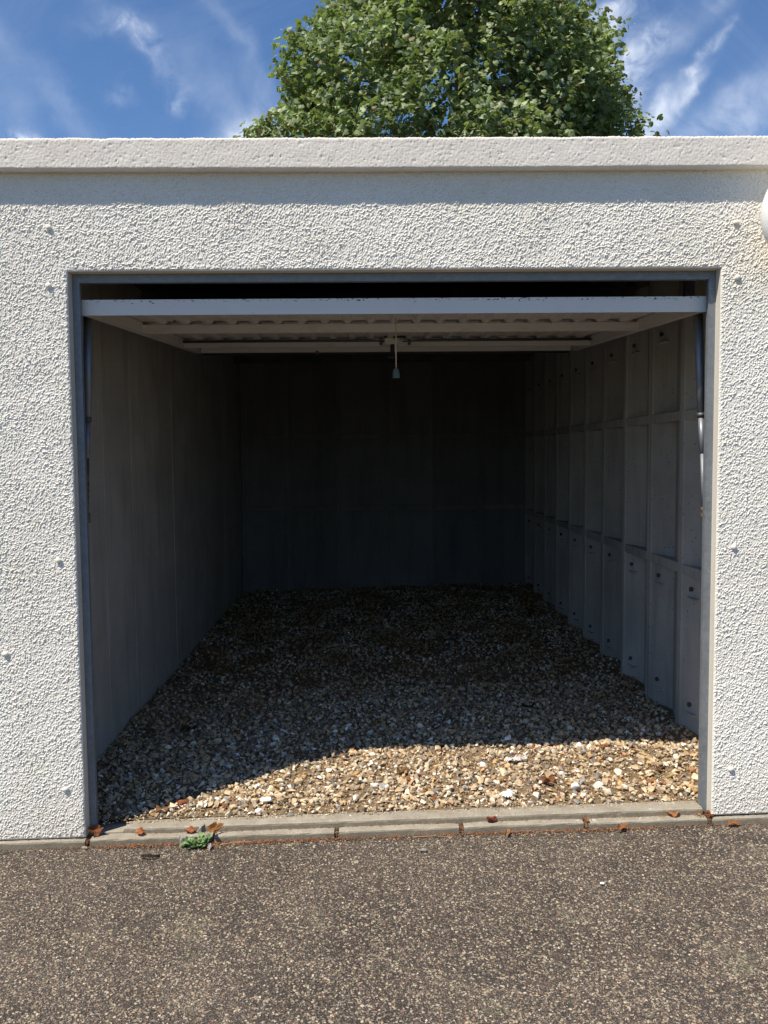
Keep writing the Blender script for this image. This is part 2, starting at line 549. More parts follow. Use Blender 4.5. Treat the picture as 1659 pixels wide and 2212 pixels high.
def euler_mats(rx, ry, rz):
    cx, sx_, cy, sy, cz, sz = np.cos(rx), np.sin(rx), np.cos(ry), np.sin(ry), np.cos(rz), np.sin(rz)
    R = np.empty((len(rx), 3, 3))
    R[:, 0, 0] = cz * cy; R[:, 0, 1] = cz * sy * sx_ - sz * cx; R[:, 0, 2] = cz * sy * cx + sz * sx_
    R[:, 1, 0] = sz * cy; R[:, 1, 1] = sz * sy * sx_ + cz * cx; R[:, 1, 2] = sz * sy * cx - cz * sx_
    R[:, 2, 0] = -sy; R[:, 2, 1] = cy * sx_; R[:, 2, 2] = cy * cx
    return R


def scatter(protos, pos, R, S, tint):
    """instances joined into arrays; protos list of (V,F)"""
    which = rng.integers(0, len(protos), len(pos))
    VV, FF, CC = [], [], []
    base = 0
    for i, (pv, pf) in enumerate(protos):
        idx = np.where(which == i)[0]
        if not len(idx):
            continue
        v = pv[None] * S[idx][:, None, :]
        v = np.einsum('nij,nkj->nki', R[idx], v) + pos[idx][:, None, :]
        ff = pf[None] + (np.arange(len(idx)) * len(pv))[:, None, None] + base
        VV.append(v.reshape(-1, 3)); FF.append(ff.reshape(-1, pf.shape[1]))
        CC.append(np.repeat(tint[idx], len(pv), axis=0))
        base += len(idx) * len(pv)
    return np.concatenate(VV), np.concatenate(FF), np.concatenate(CC)


def hull_proto(n, flat=0.6, seed=0):
    r = random.Random(seed)
    bm = bmesh.new()
    for _ in range(n):
        v = Vector((r.gauss(0, 1), r.gauss(0, 1), r.gauss(0, 1))).normalized()
        v *= r.uniform(0.8, 1.15)
        bm.verts.new((v.x * 0.5, v.y * 0.38, v.z * 0.5 * flat))
    res = bmesh.ops.convex_hull(bm, input=bm.verts)
    kill = [g for g in res['geom_interior'] if isinstance(g, bmesh.types.BMVert)]
    if kill:
        bmesh.ops.delete(bm, geom=kill, context='VERTS')
    bmesh.ops.triangulate(bm, faces=bm.faces)
    bmesh.ops.recalc_face_normals(bm, faces=bm.faces)
    bm.verts.index_update()
    V = np.array([v.co[:] for v in bm.verts])
    F = np.array([[v.index for v in fc.verts] for fc in bm.faces])
    bm.free()
    return V, F


def fft_noise(nx, nz, dx, wl_lo, wl_hi, aniso=1.0, seed=1):
    r = np.random.default_rng(seed)
    a = r.standard_normal((nz, nx))
    fx = np.fft.fftfreq(nx, dx)[None, :]
    fz = np.fft.fftfreq(nz, dx)[:, None]
    k = np.sqrt((fx * aniso) ** 2 + fz ** 2)
    f0, f1 = 1 / wl_hi, 1 / wl_lo
    filt = np.exp(-0.5 * ((k - (f0 + f1) / 2) / ((f1 - f0) / 2)) ** 2)
    out_ = np.real(np.fft.ifft2(np.fft.fft2(a) * filt))
    return out_ / out_.std()


def sample(img, x, z, x0, z0, dx):
    u = (x - x0) / dx
    v = (z - z0) / dx
    i = np.clip(u.astype(int), 0, img.shape[1] - 2)
    j = np.clip(v.astype(int), 0, img.shape[0] - 2)
    fu, fv = u - i, v - j
    return (img[j, i] * (1 - fu) * (1 - fv) + img[j, i + 1] * fu * (1 - fv) + img[j + 1, i] * (1 - fu) * fv + img[j + 1, i + 1] * fu * fv)


GS = 0.022            # the ground rises this much per metre to the right


def road_z(x):
    return -0.052 + GS * np.clip(x, -8, 8)


# ------------------------------------------------------------------ ground and road
def sheet(name, xs, ys, zf, material):
    X, Y = np.meshgrid(xs, ys)
    Z = zf(X, Y)
    V = np.stack([X, Y, Z], -1).reshape(-1, 3)
    nx = len(xs)
    i = np.arange(len(ys) - 1)[:, None] * nx + np.arange(nx - 1)[None]
    F = np.stack([i, i + 1, i + nx + 1, i + nx], -1).reshape(-1, 4)
    return arrays(name, V, F, material, smooth=True)


xs = np.array([-600, -200, -60, -20, -12, -8, -4, 0, 4, 8, 12, 20, 60, 200, 600.])
g = sheet('ground', xs, np.array([-600, -200, -60, -20, -9, 0, 8, 20, 60, 200, 600.]), lambda X, Y: road_z(X) - 0.06, M['earth'])
tag(g, kind='structure')


def road_h(X, Y):
    return road_z(X) + 0.003 * np.sin(X * 2.3 + 1) * np.sin(Y * 1.9) + 0.0015 * np.sin(X * 7 + Y * 5)


xs = np.concatenate([np.linspace(-30, -2.2, 20)[:-1], np.linspace(-2.2, 2.2, 89), np.linspace(2.2, 30, 20)[1:]])
ys = np.concatenate([np.linspace(-12, -2.2, 12)[:-1], np.linspace(-2.2, 0.02, 46)])
tag(sheet('road', xs, ys, road_h, M['asphalt']), kind='structure')

# real chippings pressed into the surface
protos = [hull_proto(8, 0.45, s) for s in range(8)]
nchip = 40000
pos = np.stack([rng.uniform(-1, 1, nchip), -0.03 - rng.uniform(0, 1, nchip) * 1.3, np.zeros(nchip)], 1)
pos[:, 0] *= (3.1 + pos[:, 1]) * .47 + .35
L = rng.uniform(0.006, 0.0135, nchip)
pos[:, 2] = road_h(pos[:, 0], pos[:, 1]) + L * 0.02
S = np.stack([L, L * rng.uniform(0.8, 1.1, nchip), L * rng.uniform(0.7, 1.0, nchip)], 1)
R = euler_mats(rng.normal(0, 0.15, nchip), rng.normal(0, 0.15, nchip), rng.uniform(0, 6.28, nchip))
pal = np.array([(0.12, 0.095, 0.075), (0.17, 0.135, 0.105), (0.23, 0.19, 0.145), (0.30, 0.255, 0.19), (0.38, 0.34, 0.26), (0.16, 0.085, 0.06), (0.08, 0.07, 0.065), (0.26, 0.24, 0.13)])
tint = pal[rng.choice(8, nchip, p=[.17, .21, .21, .16, .10, .05, .07, .03])] * rng.uniform(0.85, 1.3, (nchip, 1)) * np.array([1.04, 1.01, .965])
V, F, C = scatter(protos, pos, R, S, tint)
tag(arrays('road_chippings', V, F, M['chip'], col=C), kind='stuff', label='tan and cream stone chippings set in the dark road surface', cat='chippings')

# ------------------------------------------------------------------ kerb
kerb = empty('kerb', (0, 0, 0), kind='structure')
KX = [-3.53, -3.06, -2.59, -2.12, -1.65, -1.17, -0.70, -0.238, 0.232, 0.702, 1.17, 1.64, 2.11, 2.58, 3.05, 3.52]


def kz(x):
    return -0.025 + GS * x


def rough_up(bm, amt, seed):
    r = random.Random(seed)
    for v in bm.verts:
        v.co += Vector((r.uniform(-amt, amt), r.uniform(-amt, amt), r.uniform(-amt, amt)))


for i in range(len(KX) - 1):
    bm = bmesh.new()
    gap = 0.009
    dz = random.uniform(-.002, .002)
    x0, x1 = KX[i] + gap, KX[i + 1] - gap
    if i == 5:
        x1 += 0.005
    if i == 6:
        x0 -= 0.005
    prof = [(-0.020, -0.12), (-0.020, -0.007), (-0.018, -0.002), (-0.012, 0.0), (0.030, 0.0), (0.036, -0.004), (0.038, -0.12)]
    ns = 12
    rings = []
    for k in range(ns + 1):
        x = x0 + (x1 - x0) * k / ns
        e = 0.004 if k in (0, ns) else 0.0
        rings.append([bm.verts.new((x, py + e * (1 if py < 0 else -1) * .6 + random.uniform(-.0008, .0008) - 0.0012 * math.sin(i * 2.1), kz(x) + pz - (e * .6 if pz > -.05 else 0) + dz + random.uniform(-.0009, .0009))) for py, pz in prof])
    for k in range(ns):
        for j in range(len(prof) - 1):
            bm.faces.new((rings[k][j], rings[k][j + 1], rings[k + 1][j + 1], rings[k + 1][j]))
    bm.faces.new(rings[0]); bm.faces.new(rings[-1][::-1])
    from_bm('kerb_stone', bm, M['kerb'], kerb, smooth=False)

# ------------------------------------------------------------------ garage
garage = empty('garage', (0, 0, 0), label='open lock-up garage with cream roughcast front and raised white door', cat='garage')
OW, OT = 1.18, 2.044


def wall_bottom(x):
    return -0.0245 + GS * x + 0.004


# front wall: real relief
NX0, NZ0, NDX = -2.3, -0.2, 0.0026
nx_, nz_ = int(4.6 / NDX), int(2.8 / NDX)
na = fft_noise(nx_, nz_, NDX, 0.0085, 0.024, 0.75, 3)
nb = fft_noise(nx_, nz_, NDX, 0.0058, 0.011, 0.8, 5)
nc = fft_noise(nx_, nz_, NDX, 0.15, 0.6, 1.0, 7)
nd = fft_noise(nx_, nz_, NDX, 0.02, 0.07, 0.8, 9)
relief = np.clip(na * 0.62 + nb * 0.58 * (1 + .35 * nd) + 0.22 * nd + 0.05, -1.1, 2.8)
relief = np.where(relief > 0.25, 0.25 + (relief - 0.25) * 1.3, relief * 0.55)
relief = relief * (1.0 + 0.07 * nc) * 0.00185 + nc * 0.0004 + 0.004
xsg = lambda a, b, d: np.linspace(a, b, max(2, int(round((b - a) / d)) + 1))
DG = 0.0036


def patch(xs, zs_n, zlo, zhi, zero):
    """grid with column-wise z range; zero(X,Z)->mask where the relief is 0"""
    X = np.repeat(xs[None], zs_n, 0)
    tt = np.linspace(0, 1, zs_n)[:, None]
    Z = zlo(xs)[None] * (1 - tt) + zhi(xs)[None] * tt
    H = sample(relief, X, Z, NX0, NZ0, NDX)
    H = H * zero(X, Z)
    V = np.stack([X, -H, Z], -1).reshape(-1, 3)
    n_ = len(xs)
    i = np.arange(zs_n - 1)[:, None] * n_ + np.arange(n_ - 1)[None]
    F = np.stack([i, i + 1, i + n_ + 1, i + n_], -1).reshape(-1, 4)
    return V, F


XE = 1.85
ZT = 2.40
one = lambda xs: np.full_like(xs, 1.0)
edge = lambda d: np.clip(np.abs(d) / 0.006, 0, 1)
parts = []
for sgn in (-1, 1):
    xs_ = xsg(OW, XE, DG) * sgn
    xs_ = np.sort(xs_)
    parts.append(patch(xs_, 572, wall_bottom, lambda a: np.full_like(a, OT), lambda X, Z: edge(np.abs(X) - OW) * edge(Z - wall_bottom(X))))
xs_ = np.concatenate([np.sort(-xsg(OW, XE, DG)), xsg(-OW, OW, DG)[1:-1], xsg(OW, XE, DG)])
parts.append(patch(xs_, 99, lambda a: np.full_like(a, OT), lambda a: np.full_like(a, ZT), lambda X, Z: np.where((np.abs(X) <= OW + 1e-6), edge(Z - OT), np.maximum(edge(Z - OT), edge(np.abs(X) - OW)))))
VV, FF, b0 = [], [], 0
for V, F in parts:
    VV.append(V); FF.append(F + b0); b0 += len(V)
V, F = np.concatenate(VV), np.concatenate(FF)
# backing: coarser continuation to both sides, thickness, reveals
wall = arrays('front_wall', V, F, M['roughcast'], garage, smooth=False)

for a_, b_, z_ in ((-3.6, -XE, -0.08), (XE, 3.6, 0.02)):
    bm = bmesh.new()
    box(bm, a_, b_, -0.004, 0.095, z_, 2.4)
    from_bm('front_wall', bm, M['roughcast'], garage)
bm = bmesh.new()
RV = 0.001


def pier(bm, x0, x1):
    vs = []
    for y in (RV, 0.095):
        for (x, z) in ((x0, wall_bottom(x0)), (x1, wall_bottom(x1)), (x1, OT), (x0, OT)):
            vs.append(bm.verts.new((x, y, z)))
    for q in ((0, 1, 2, 3), (7, 6, 5, 4), (0, 4, 5, 1), (1, 5, 6, 2), (2, 6, 7, 3), (3, 7, 4, 0)):
        bm.faces.new([vs[k] for k in q])


pier(bm, -XE, -OW)
pier(bm, OW, XE)
box(bm, -XE, XE, RV, 0.095, OT + 0.0, 2.4)
from_bm('reveal', bm, M['smooth_paint'], garage)

# rendered-over bolt heads
for (x, z) in [(-1.239, 2.199), (-1.246, 1.9935), (-1.245, 1.002), (-1.4526, 0.656), (-1.248, 0.142),
               (1.229, 2.204), (1.239, 2.009), (1.244, 1.026), (1.25, 0.185)]:
    bm = bmesh.new()
    bmesh.ops.create_icosphere(bm, subdivisions=2, radius=1.0)
    rr = random.Random(int(z * 1000))
    for v in bm.verts:
        k = 1 + 0.22 * rr.uniform(-1, 1)
        v.co = Vector((v.co.x * 0.0115 * k, v.co.y * 0.006, v.co.z * 0.010 * k))
    from_bm('bolt_cap', bm, M['cap'], wall, smooth=True, at=None).location = (x, -0.0085, z)

# coping
nf = fft_noise(1700, 64, 0.0026, 0.012, 0.05, 0.6, 21)
nlow = fft_noise(1700, 64, 0.0026, 0.08, 0.3, 1.0, 22)
pits = fft_noise(1700, 64, 0.0026, 0.006, 0.012, 0.8, 23)
cx_ = np.concatenate([np.linspace(-3.6, -2.0, 12)[:-1], np.linspace(-2.0, 2.0, 1400), np.linspace(2.0, 3.6, 12)[1:]])
CZ0, CZ1, CY = 2.386, 2.494, -0.0475
rows = [(0.03, CZ0 + .002), (CY + 0.006, CZ0), (CY + 0.001, CZ0 + 0.003)] + [(CY, z) for z in np.linspace(CZ0 + 0.006, CZ1 - 0.008, 24)] + [(CY + 0.0015, CZ1 - 0.003), (CY + 0.006, CZ1), (0.25, CZ1 + .004)]
Vc = np.zeros((len(rows), len(cx_), 3))
for j, (y, z) in enumerate(rows):
    Vc[j, :, 0] = cx_
    dd = np.zeros(len(cx_))
    zz = np.clip(((cx_ + 2.2) / 0.0026).astype(int), 0, 1699)
    jj = min(63, int(j * 2))
    front = 3 <= j <= 26
    dd = 0.00035 * nf[jj, zz] + 0.0002 * nlow[jj, zz]
    if front:
        dd = dd - 0.0028 * np.clip(-pits[jj, zz] - 2.05, 0, 1.5)
    if j in (0, len(rows) - 1):
        dd = dd * 0
    wob = 0.0007 * nlow[5, zz] + 0.0007 * nf[9, zz] if j >= 26 else 0.0005 * nlow[50, zz]
    Vc[j, :, 1] = y - dd
    Vc[j, :, 2] = z + (wob if j > 0 and j < len(rows) - 1 else 0) + 0.0009 * np.abs(cx_)**1.5 * (1 if j > 13 else 2)
pr_ = random.Random(3)
for _ in range(210):
    px_, pz_ = pr_.uniform(-1.9, 1.9), pr_.uniform(CZ0 + .012, CZ1 - .010)
    sr_ = pr_.uniform(.0018, .0034)
    sx_2 = sr_ * pr_.uniform(1, 2.6)
    k0, k1 = np.searchsorted(cx_, px_ - 3 * sx_2), np.searchsorted(cx_, px_ + 3 * sx_2)
    blk = Vc[3:27, k0:k1]
    blk[..., 1] += pr_.uniform(.0010, .0030) * np.exp(-((blk[..., 0] - px_) / sx_2) ** 2 - ((blk[..., 2] - pz_) / sr_) ** 2)
n_ = len(cx_)
i = np.arange(len(rows) - 1)[:, None] * n_ + np.arange(n_ - 1)[None]
Fc = np.stack([i, i + 1, i + n_ + 1, i + n_], -1).reshape(-1, 4)
arrays('coping', Vc.reshape(-1, 3), Fc, M['coping'], garage, smooth=True)
bm = bmesh.new()
box(bm, -3.6, 3.6, 0.252, 0.256, 2.30, 2.497)
box(bm, -3.6, 3.6, 0.03, 0.095, 2.388, 2.42)
from_bm('parapet_back', bm, M['smooth_paint'], garage)

# galvanised door frame
frame = empty('door_frame')
frame.parent = garage
FX, FY = 1.153, 0.042
for s in (-1, 1):
    bm = bmesh.new()
    x0, x1 = (FX, 1.1795) if s > 0 else (-1.1795, -FX)
    zb = -0.03 + (0.03 if s > 0 else -0.005)
    # folded channel: front flange, inner web
    box(bm, x0, x1, FY, FY + 0.003, zb, 2.0437)
    xi = FX if s > 0 else -FX - 0.003
    box(bm, xi, xi + 0.003, FY + 0.003, FY + 0.020, zb, 2.018)
    from_bm('frame_post', bm, M['galv'], frame)
bm = bmesh.new()
box(bm, -FX, FX, FY + 0.0005, FY + 0.0035, 2.013, 2.0435)
box(bm, -FX, FX, FY + 0.0035, FY + 0.03, 2.0135, 2.0165)
from_bm('frame_head', bm, M['galv'], frame)

# threshold slab behind the kerb
bm = bmesh.new()
prof = [(0.018, -0.10), (0.018, -0.009), (0.020, -0.003), (0.026, 0.0), (0.062, 0.001), (0.10, -0.004), (0.105, -0.08)]
ns = 60
rings = []
x0, x1 = -1.045, 1.155
for k in range(ns + 1):
    x = x0 + (x1 - x0) * k / ns
    e = 1.0 if k == 0 else (0.4 if k == 1 else 0.0)
    rings.append([bm.verts.new((x, py + (0.012 * e if py < .03 else 0) + 0.0016 * math.sin(k * .9) + random.uniform(-.0008, .0008), -0.001 + GS * x + pz - (0.004 * e) + random.uniform(-.0008, .0008))) for py, pz in prof])
for k in range(ns):
    for j in range(len(prof) - 1):
        bm.faces.new((rings[k][j], rings[k][j + 1], rings[k + 1][j + 1], rings[k + 1][j]))
bm.faces.new(rings[0]); bm.faces.new(rings[-1][::-1])
from_bm('threshold', bm, M['kerb'], garage)
bm = bmesh.new()
box(bm, -1.20, -1.05, 0.04, 0.14, -0.12, -0.022, 0.004, 2, GS)
from_bm('threshold_end', bm, M['kerb'], garage)

# interior panels -----------------------------------------------------------
XR, XL, YB = 1.385, -1.365, 5.10
PZ0, PZ1 = -0.06, 2.30
JY = [0.01 + 0.462 * k for k in range(12)]
JY[0] = 0.10


def right_panel_bm(length):
    bm = bmesh.new()
    L_ = length
    # plan profile (t along the wall, u into the wall)
    prof = [(0.0, 0.002), (0.0015, 0.0), (0.026, 0.0), (0.032, 0.007), (0.040, 0.012), (0.225, 0.060), (0.238, 0.062), (0.250, 0.059), (L_ - 0.050, 0.010), (L_ - 0.038, 0.006), (L_ - 0.028, 0.0), (L_ - 0.004, 0.0), (L_ - 0.0025, 0.007), (L_ - 0.0005, 0.007), (L_, 0.002)]
    def at(t, u, z):
        return bm.verts.new((u, t, z))
    zs = [PZ0, PZ1]
    lo = [at(t, u, PZ0) for t, u in prof]
    hi = [at(t, u, PZ1) for t, u in prof]
    for k in range(len(prof) - 1):
        bm.faces.new((lo[k], lo[k + 1], hi[k + 1], hi[k]))
    return bm


def ledge_bm(length, z, hgt=0.048):
    bm = bmesh.new()
    box(bm, 0.002, 0.064, 0.033, length - 0.026, z - hgt, z, 0.003, 1)
    return bm


def cached(name, bm, material):
    me = bpy.data.meshes.new(name)
    bmesh.ops.recalc_face_normals(bm, faces=bm.faces)
    bm.to_mesh(me); bm.free()
    me.materials.append(material)
    return me


PL = 0.462
me_right = cached('ribbed_panel', right_panel_bm(PL), M['panel'])
me_first = cached('ribbed_panel_short', right_panel_bm(JY[1] - JY[0]), M['panel'])
me_ledge_hi = cached('panel_ledge', ledge_bm(PL, 1.578), M['panel'])
me_ledge_lo = cached('panel_ledge', ledge_bm(PL, 0.845), M['panel'])
bm = bmesh.new()
bmesh.ops.create_cone(bm, cap_ends=True, segments=8, radius1=0.011, radius2=0.011, depth=0.016, matrix=Matrix.Rotation(math.pi / 2, 4, 'Y'))
me_bolt = cached('bolt', bm, M['dark_steel'])
bm = bmesh.new()
box(bm, -0.012, 0.02, -0.052, 0.052, -0.046, -0.038, 0.002, 1)
me_shelf = cached('bolt_shelf', bm, M['panel'])
bm = bmesh.new()
box(bm, -0.006, 0.015, -0.03, 0.045, -0.026, 0.03, 0.003, 1)
me_pad = cached('bolt_pad', bm, M['panel'])


def child(name, me, parent, loc=(0, 0, 0), rot=(0, 0, 0)):
    o = bpy.data.objects.new(name, me)
    o.location = loc
    o.rotation_euler = rot
    return link(o, parent)


for k in range(11):
    y0 = JY[k]
    first = (k == 0)
    pnl = child('ribbed_wall_panel', me_first if first else me_right, garage, (XR, y0, 0))
    sy = (JY[1] - JY[0]) / PL if first else 1.0
    for me_l in (me_ledge_hi, me_ledge_lo):
        o = child('ledge', me_l, pnl)
        o.scale = (1, sy, 1)
    for zb in (1.985, 0.733, 0.18):
        t_ = 0.36 * sy
        b = child('bolt', me_bolt, pnl, (0.022, t_, zb))
        if zb < 1.5 or True:
            child('bolt_shelf', me_shelf, pnl, (0.026, t_, zb))
    # closing edge
for k in range(11):
    pass
# left wall: flat faces with open joints
bm = bmesh.new()
box(bm, -0.05, 0.0, 0.0007, PL - 0.0007, PZ0, PZ1, 0.0015, 1)
me_flat = cached('flat_panel', bm, M['panel_left'])
for k in range(11):
    o = child('flat_wall_panel', me_flat, garage, (XL + random.uniform(-.0015, .0015), JY[k] if k else 0.01, 0), (0, 0, random.uniform(-.0015, .0015)))
    if k == 0:
        o.location.y = JY[1] - PL
        o.scale = (1, 1, 1)
# back wall: ribbed, six panels
me_bk = cached('back_panel', right_panel_bm(PL), M['panel_back_shaded'])
me_bl1 = cached('back_ledge', ledge_bm(PL, 1.578), M['panel_back_shaded'])
me_bl2 = cached('back_ledge', ledge_bm(PL, 0.885), M['panel_back_shaded'])
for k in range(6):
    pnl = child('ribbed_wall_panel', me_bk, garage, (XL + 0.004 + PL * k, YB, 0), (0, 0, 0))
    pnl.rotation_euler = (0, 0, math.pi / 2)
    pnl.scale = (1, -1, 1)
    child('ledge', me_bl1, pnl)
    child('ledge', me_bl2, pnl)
# outer shell
bm = bmesh.new()
box(bm, 1.489, 1.55, 0.096, 5.3, -0.1, 2.44)
from_bm('outer_wall', bm, M['roughcast'], garage)
bm = bmesh.new()
box(bm, -1.50, -1.44, 0.096, 5.3, -0.1, 2.44)
from_bm('outer_wall', bm, M['roughcast'], garage)
bm = bmesh.new()
box(bm, -1.438, 1.488, 5.205, 5.3, -0.1, 2.44)
from_bm('outer_wall', bm, M['roughcast'], garage)
# roof: corrugated sheet on timber joists
bm = bmesh.new()
xs_ = np.arange(-1.438, 1.488, 0.019)
lo = [bm.verts.new((x, 0.257, 2.30 + 0.018 * math.sin(x * 2 * math.pi / 0.146))) for x in xs_]
hi = [bm.verts.new((x, 5.168, 2.36 + 0.018 * math.sin(x * 2 * math.pi / 0.146))) for x in xs_]
for k in range(len(xs_) - 1):
    bm.faces.new((lo[k], lo[k + 1], hi[k + 1], hi[k]))
from_bm('roof_lining', bm, M['roof'], garage, smooth=True)
for k in range(5):
    bm = bmesh.new()
    y = 0.62 + k * 1.05
    box(bm, -1.36, 1.38, y, y + 0.05, 2.18 + .012 * y, 2.275 + .012 * y, 0.002, 1)
    from_bm('roof_joist', bm, M['roof'], garage)
bm = bmesh.new()
box(bm, -3.6, 3.6, 0.26, 5.35, 2.445, 2.47)
from_bm('roof_deck', bm, M['roof_out'], garage)
bm = bmesh.new()
box(bm, -1.438, 1.443, 0.096, 0.256, 2.32, 2.40)
from_bm('roof_plate', bm, M['roof'], garage)
# neighbouring garages of the same row, seen only from the side
for s in (-1, 1):
    bm = bmesh.new()
    x0, x1 = (1.551, 3.6) if s > 0 else (-3.6, -1.51)
    box(bm, x0, x1, 0.097, 5.3, -0.1, 2.44)
    from_bm('outer_wall', bm, M['roughcast'], garage)

# ------------------------------------------------------------------ the raised door
DA = math.atan2(2.0007 - 1.9012, 2.1144 - 0.0794)
door = empty('garage_door', (0, 0.0794, 1.9012))
door.parent = garage
door.rotation_euler = (DA, 0, 0)
DL, DW = 2.035, 1.160
# local coords: x across, y along the door, z up; z=0 bottom of frame
SK = 0.053
# skin with trapezoid ribs
PIT_ = 0.1045
prof = []
x = -DW + 0.045
prof.append((-DW + 0.002, SK))
kx = -11 * PIT_
pts = []
for k in range(-11, 12):
    c_ = k * PIT_ + 0.012
    if abs(c_) > DW - 0.05:
        continue
    pts += [(c_ - 0.022, SK), (c_ - 0.011, SK - 0.0145), (c_ + 0.011, SK - 0.0145), (c_ + 0.022, SK)]
prof += pts
prof.append((DW - 0.002, SK))
bm = bmesh.new()
a = [bm.verts.new((px, 0.003, pz)) for px, pz in prof]
b = [bm.verts.new((px, DL - 0.003, pz)) for px, pz in prof]
a2 = [bm.verts.new((px, 0.003, pz + 0.002)) for px, pz in prof]
b2 = [bm.verts.new((px, DL - 0.003, pz + 0.002)) for px, pz in prof]
for k in range(len(prof) - 1):
    bm.faces.new((a[k], a[k + 1], b[k + 1], b[k]))
    bm.faces.new((a2[k], b2[k], b2[k + 1], a2[k + 1]))
from_bm('door_skin', bm, M['door'], door)
bm = bmesh.new()
box(bm, -DW, DW, 0.0, 0.002, 0.0, 0.0565)
box(bm, -DW, DW, 0.002, 0.012, 0.0, 0.002)
from_bm('bottom_rail', bm, M['door_edge'], door)
for s in (-1, 1):
    bm = bmesh.new()
    xo = s * DW
    xa, xb = sorted((xo, xo - s * 0.034))
    box(bm, xa, xb, 0.013, DL - 0.006, 0.001, 0.0025)
    xa, xb = sorted((xo - s * 0.032, xo - s * 0.034))
    box(bm, xa, xb, 0.013, DL - 0.006, 0.003, 0.050)
    xa, xb = sorted((xo, xo - s * 0.002))
    box(bm, xa, xb, 0.013, DL - 0.006, 0.003, 0.052)
    from_bm('side_stile', bm, M['door'], door)
for (y, hgt, dx) in ((0.71, 0.038, 0.003), (1.57, 0.036, 0.004)):
    bm = bmesh.new()
    box(bm, -DW + dx, DW - dx, y, y + 0.045, -0.0005, hgt, 0.003, 2)
    from_bm('cross_rail', bm, M['door'], door)
bm = bmesh.new()
box(bm, -DW + 0.04, DW - 0.04, DL - 0.045, DL - 0.004, 0.001, 0.05, 0.003, 2)
from_bm('top_rail', bm, M['door'], door)
bm = bmesh.new()
box(bm, -DW + 0.04, DW - 0.04, DL + 0.001, DL + 0.012, -0.012, 0.03, 0.002, 1)
from_bm('weather_strip', bm, M['black'], door)
# locking rods and latch near the second cross rail
LY = 1.54
for s in (-1, 1):
    bm = bmesh.new()
    tube(bm, [(s * 1.14, LY, 0.030), (s * 0.14 + 0.04, LY, 0.030), (s * 0.10 + 0.04, LY, 0.026), (s * 0.04 + 0.04, LY - 0.004, 0.024)], [0.0075, 0.0075, 0.004, 0.0035], 8)
    from_bm('locking_rod', bm, M['dark_steel'], door, smooth=True)
    bm = bmesh.new()
    box(bm, 0.04 + s * 0.078 - 0.008, 0.04 + s * 0.078 + 0.008, LY - 0.01, LY + 0.01, 0.005, 0.045, 0.002, 1)
    from_bm('rod_clip', bm, M['dark_steel'], door)
bm = bmesh.new()
box(bm, -0.020, 0.102, LY - 0.03, LY - 0.002, 0.042, 0.052, 0.002, 1)
from_bm('latch_plate', bm, M['black'], door)
bm = bmesh.new()
box(bm, -0.018, 0.032, LY - 0.045, LY - 0.008, 0.006, 0.040, 0.002, 1)
box(bm, 0.044, 0.062, LY - 0.045, LY - 0.008, 0.006, 0.040, 0.002, 1)
box(bm, 0.020, 0.050, LY - 0.044, LY - 0.009, 0.007, 0.030)
from_bm('latch_box', bm, M['door'], door)
bm = bmesh.new()
tube(bm, [(0.024, LY - 0.03, 0.02), (0.024, LY - 0.03, -0.050)], 0.0115, 10)
tube(bm, [(0.024, LY - 0.03, -0.045), (0.024, LY - 0.03, -0.060)], 0.012, 10, r1=0.016)
box(bm, -0.006, 0.054, LY - 0.042, LY - 0.018, -0.072, -0.052, 0.009, 3)
from_bm('door_handle', bm, M['black'], door, smooth=False)
for s in (-1, 1):
    bm = bmesh.new()
    box(bm, s * 1.03 - 0.008, s * 1.03 + 0.008, 0.86, 0.885, 0.012, 0.045, 0.002, 1)
    from_bm('hinge_lug', bm, M['rust'], door)
    bm = bmesh.new()
    tube(bm, [(s * 1.055, 0.84, 0.015), (s * 1.055, 0.84, 0.042)], 0.006, 8)
    from_bm('lug_pin', bm, M['white_plastic'] if s < 0 else M['rust'], door)
for (x, y) in ((-1.04, 0.16), (0.30, 0.25), (-0.42, 1.99), (-0.95, 0.60)):
    bm = bmesh.new()
    bmesh.ops.create_icosphere(bm, subdivisions=2, radius=0.011)
    for v in bm.verts:
        v.co *= random.uniform(.7, 1.25)
    from_bm('mud_nest', bm, M['dirt'], door).location = (x, y, SK - 0.006 if y < 1.9 else 0.0)

# spring struts beside the frame
for s in (-1, 1):
    st = empty('lift_strut')
    st.parent = garage
    top, low_, rod, bot = Vector((s * 1.176, 0.20, 1.93)), Vector((s * 1.175, 0.15, 1.517)), Vector((s * 1.171, 0.12, 1.373)), Vector((s * 1.169, 0.10, 1.165))
    bm = bmesh.new()
    tube(bm, [top, low_], 0.0175, 14, r1=0.0142)
    from_bm('outer_tube', bm, M['tube'], st, smooth=True)
    bm = bmesh.new()
    tube(bm, [low_, rod], 0.0120, 12, r1=0.0100)
    from_bm('inner_tube', bm, M['tube'], st, smooth=True)
    bm = bmesh.new()
    tube(bm, [rod, bot], 0.0085, 10, r1=0.0055)
    from_bm('strut_rod', bm, M['rust'] if s < 0 else M['galv'], st, smooth=True)
    bm = bmesh.new()
    box(bm, bot.x - 0.008, bot.x + 0.008, bot.y - 0.01, bot.y + 0.01, bot.z - 0.035, bot.z + 0.004, 0.002, 1)
    from_bm('strut_bracket', bm, M['rust'], st)
    bm = bmesh.new()
    tube(bm, [low_ + Vector((0, 0, .012)), low_ - Vector((0, 0, 0.004))], 0.0158, 14)
    from_bm('strut_collar', bm, M['dark_steel'], st, smooth=True)
# spring housing shapes high in the right corner
bm = bmesh.new()
box(bm, 1.165, 1.20, 0.30, 0.34, 1.93, 2.16, 0.003, 1)
from_bm('strut_stay', bm, M['galv'], garage)

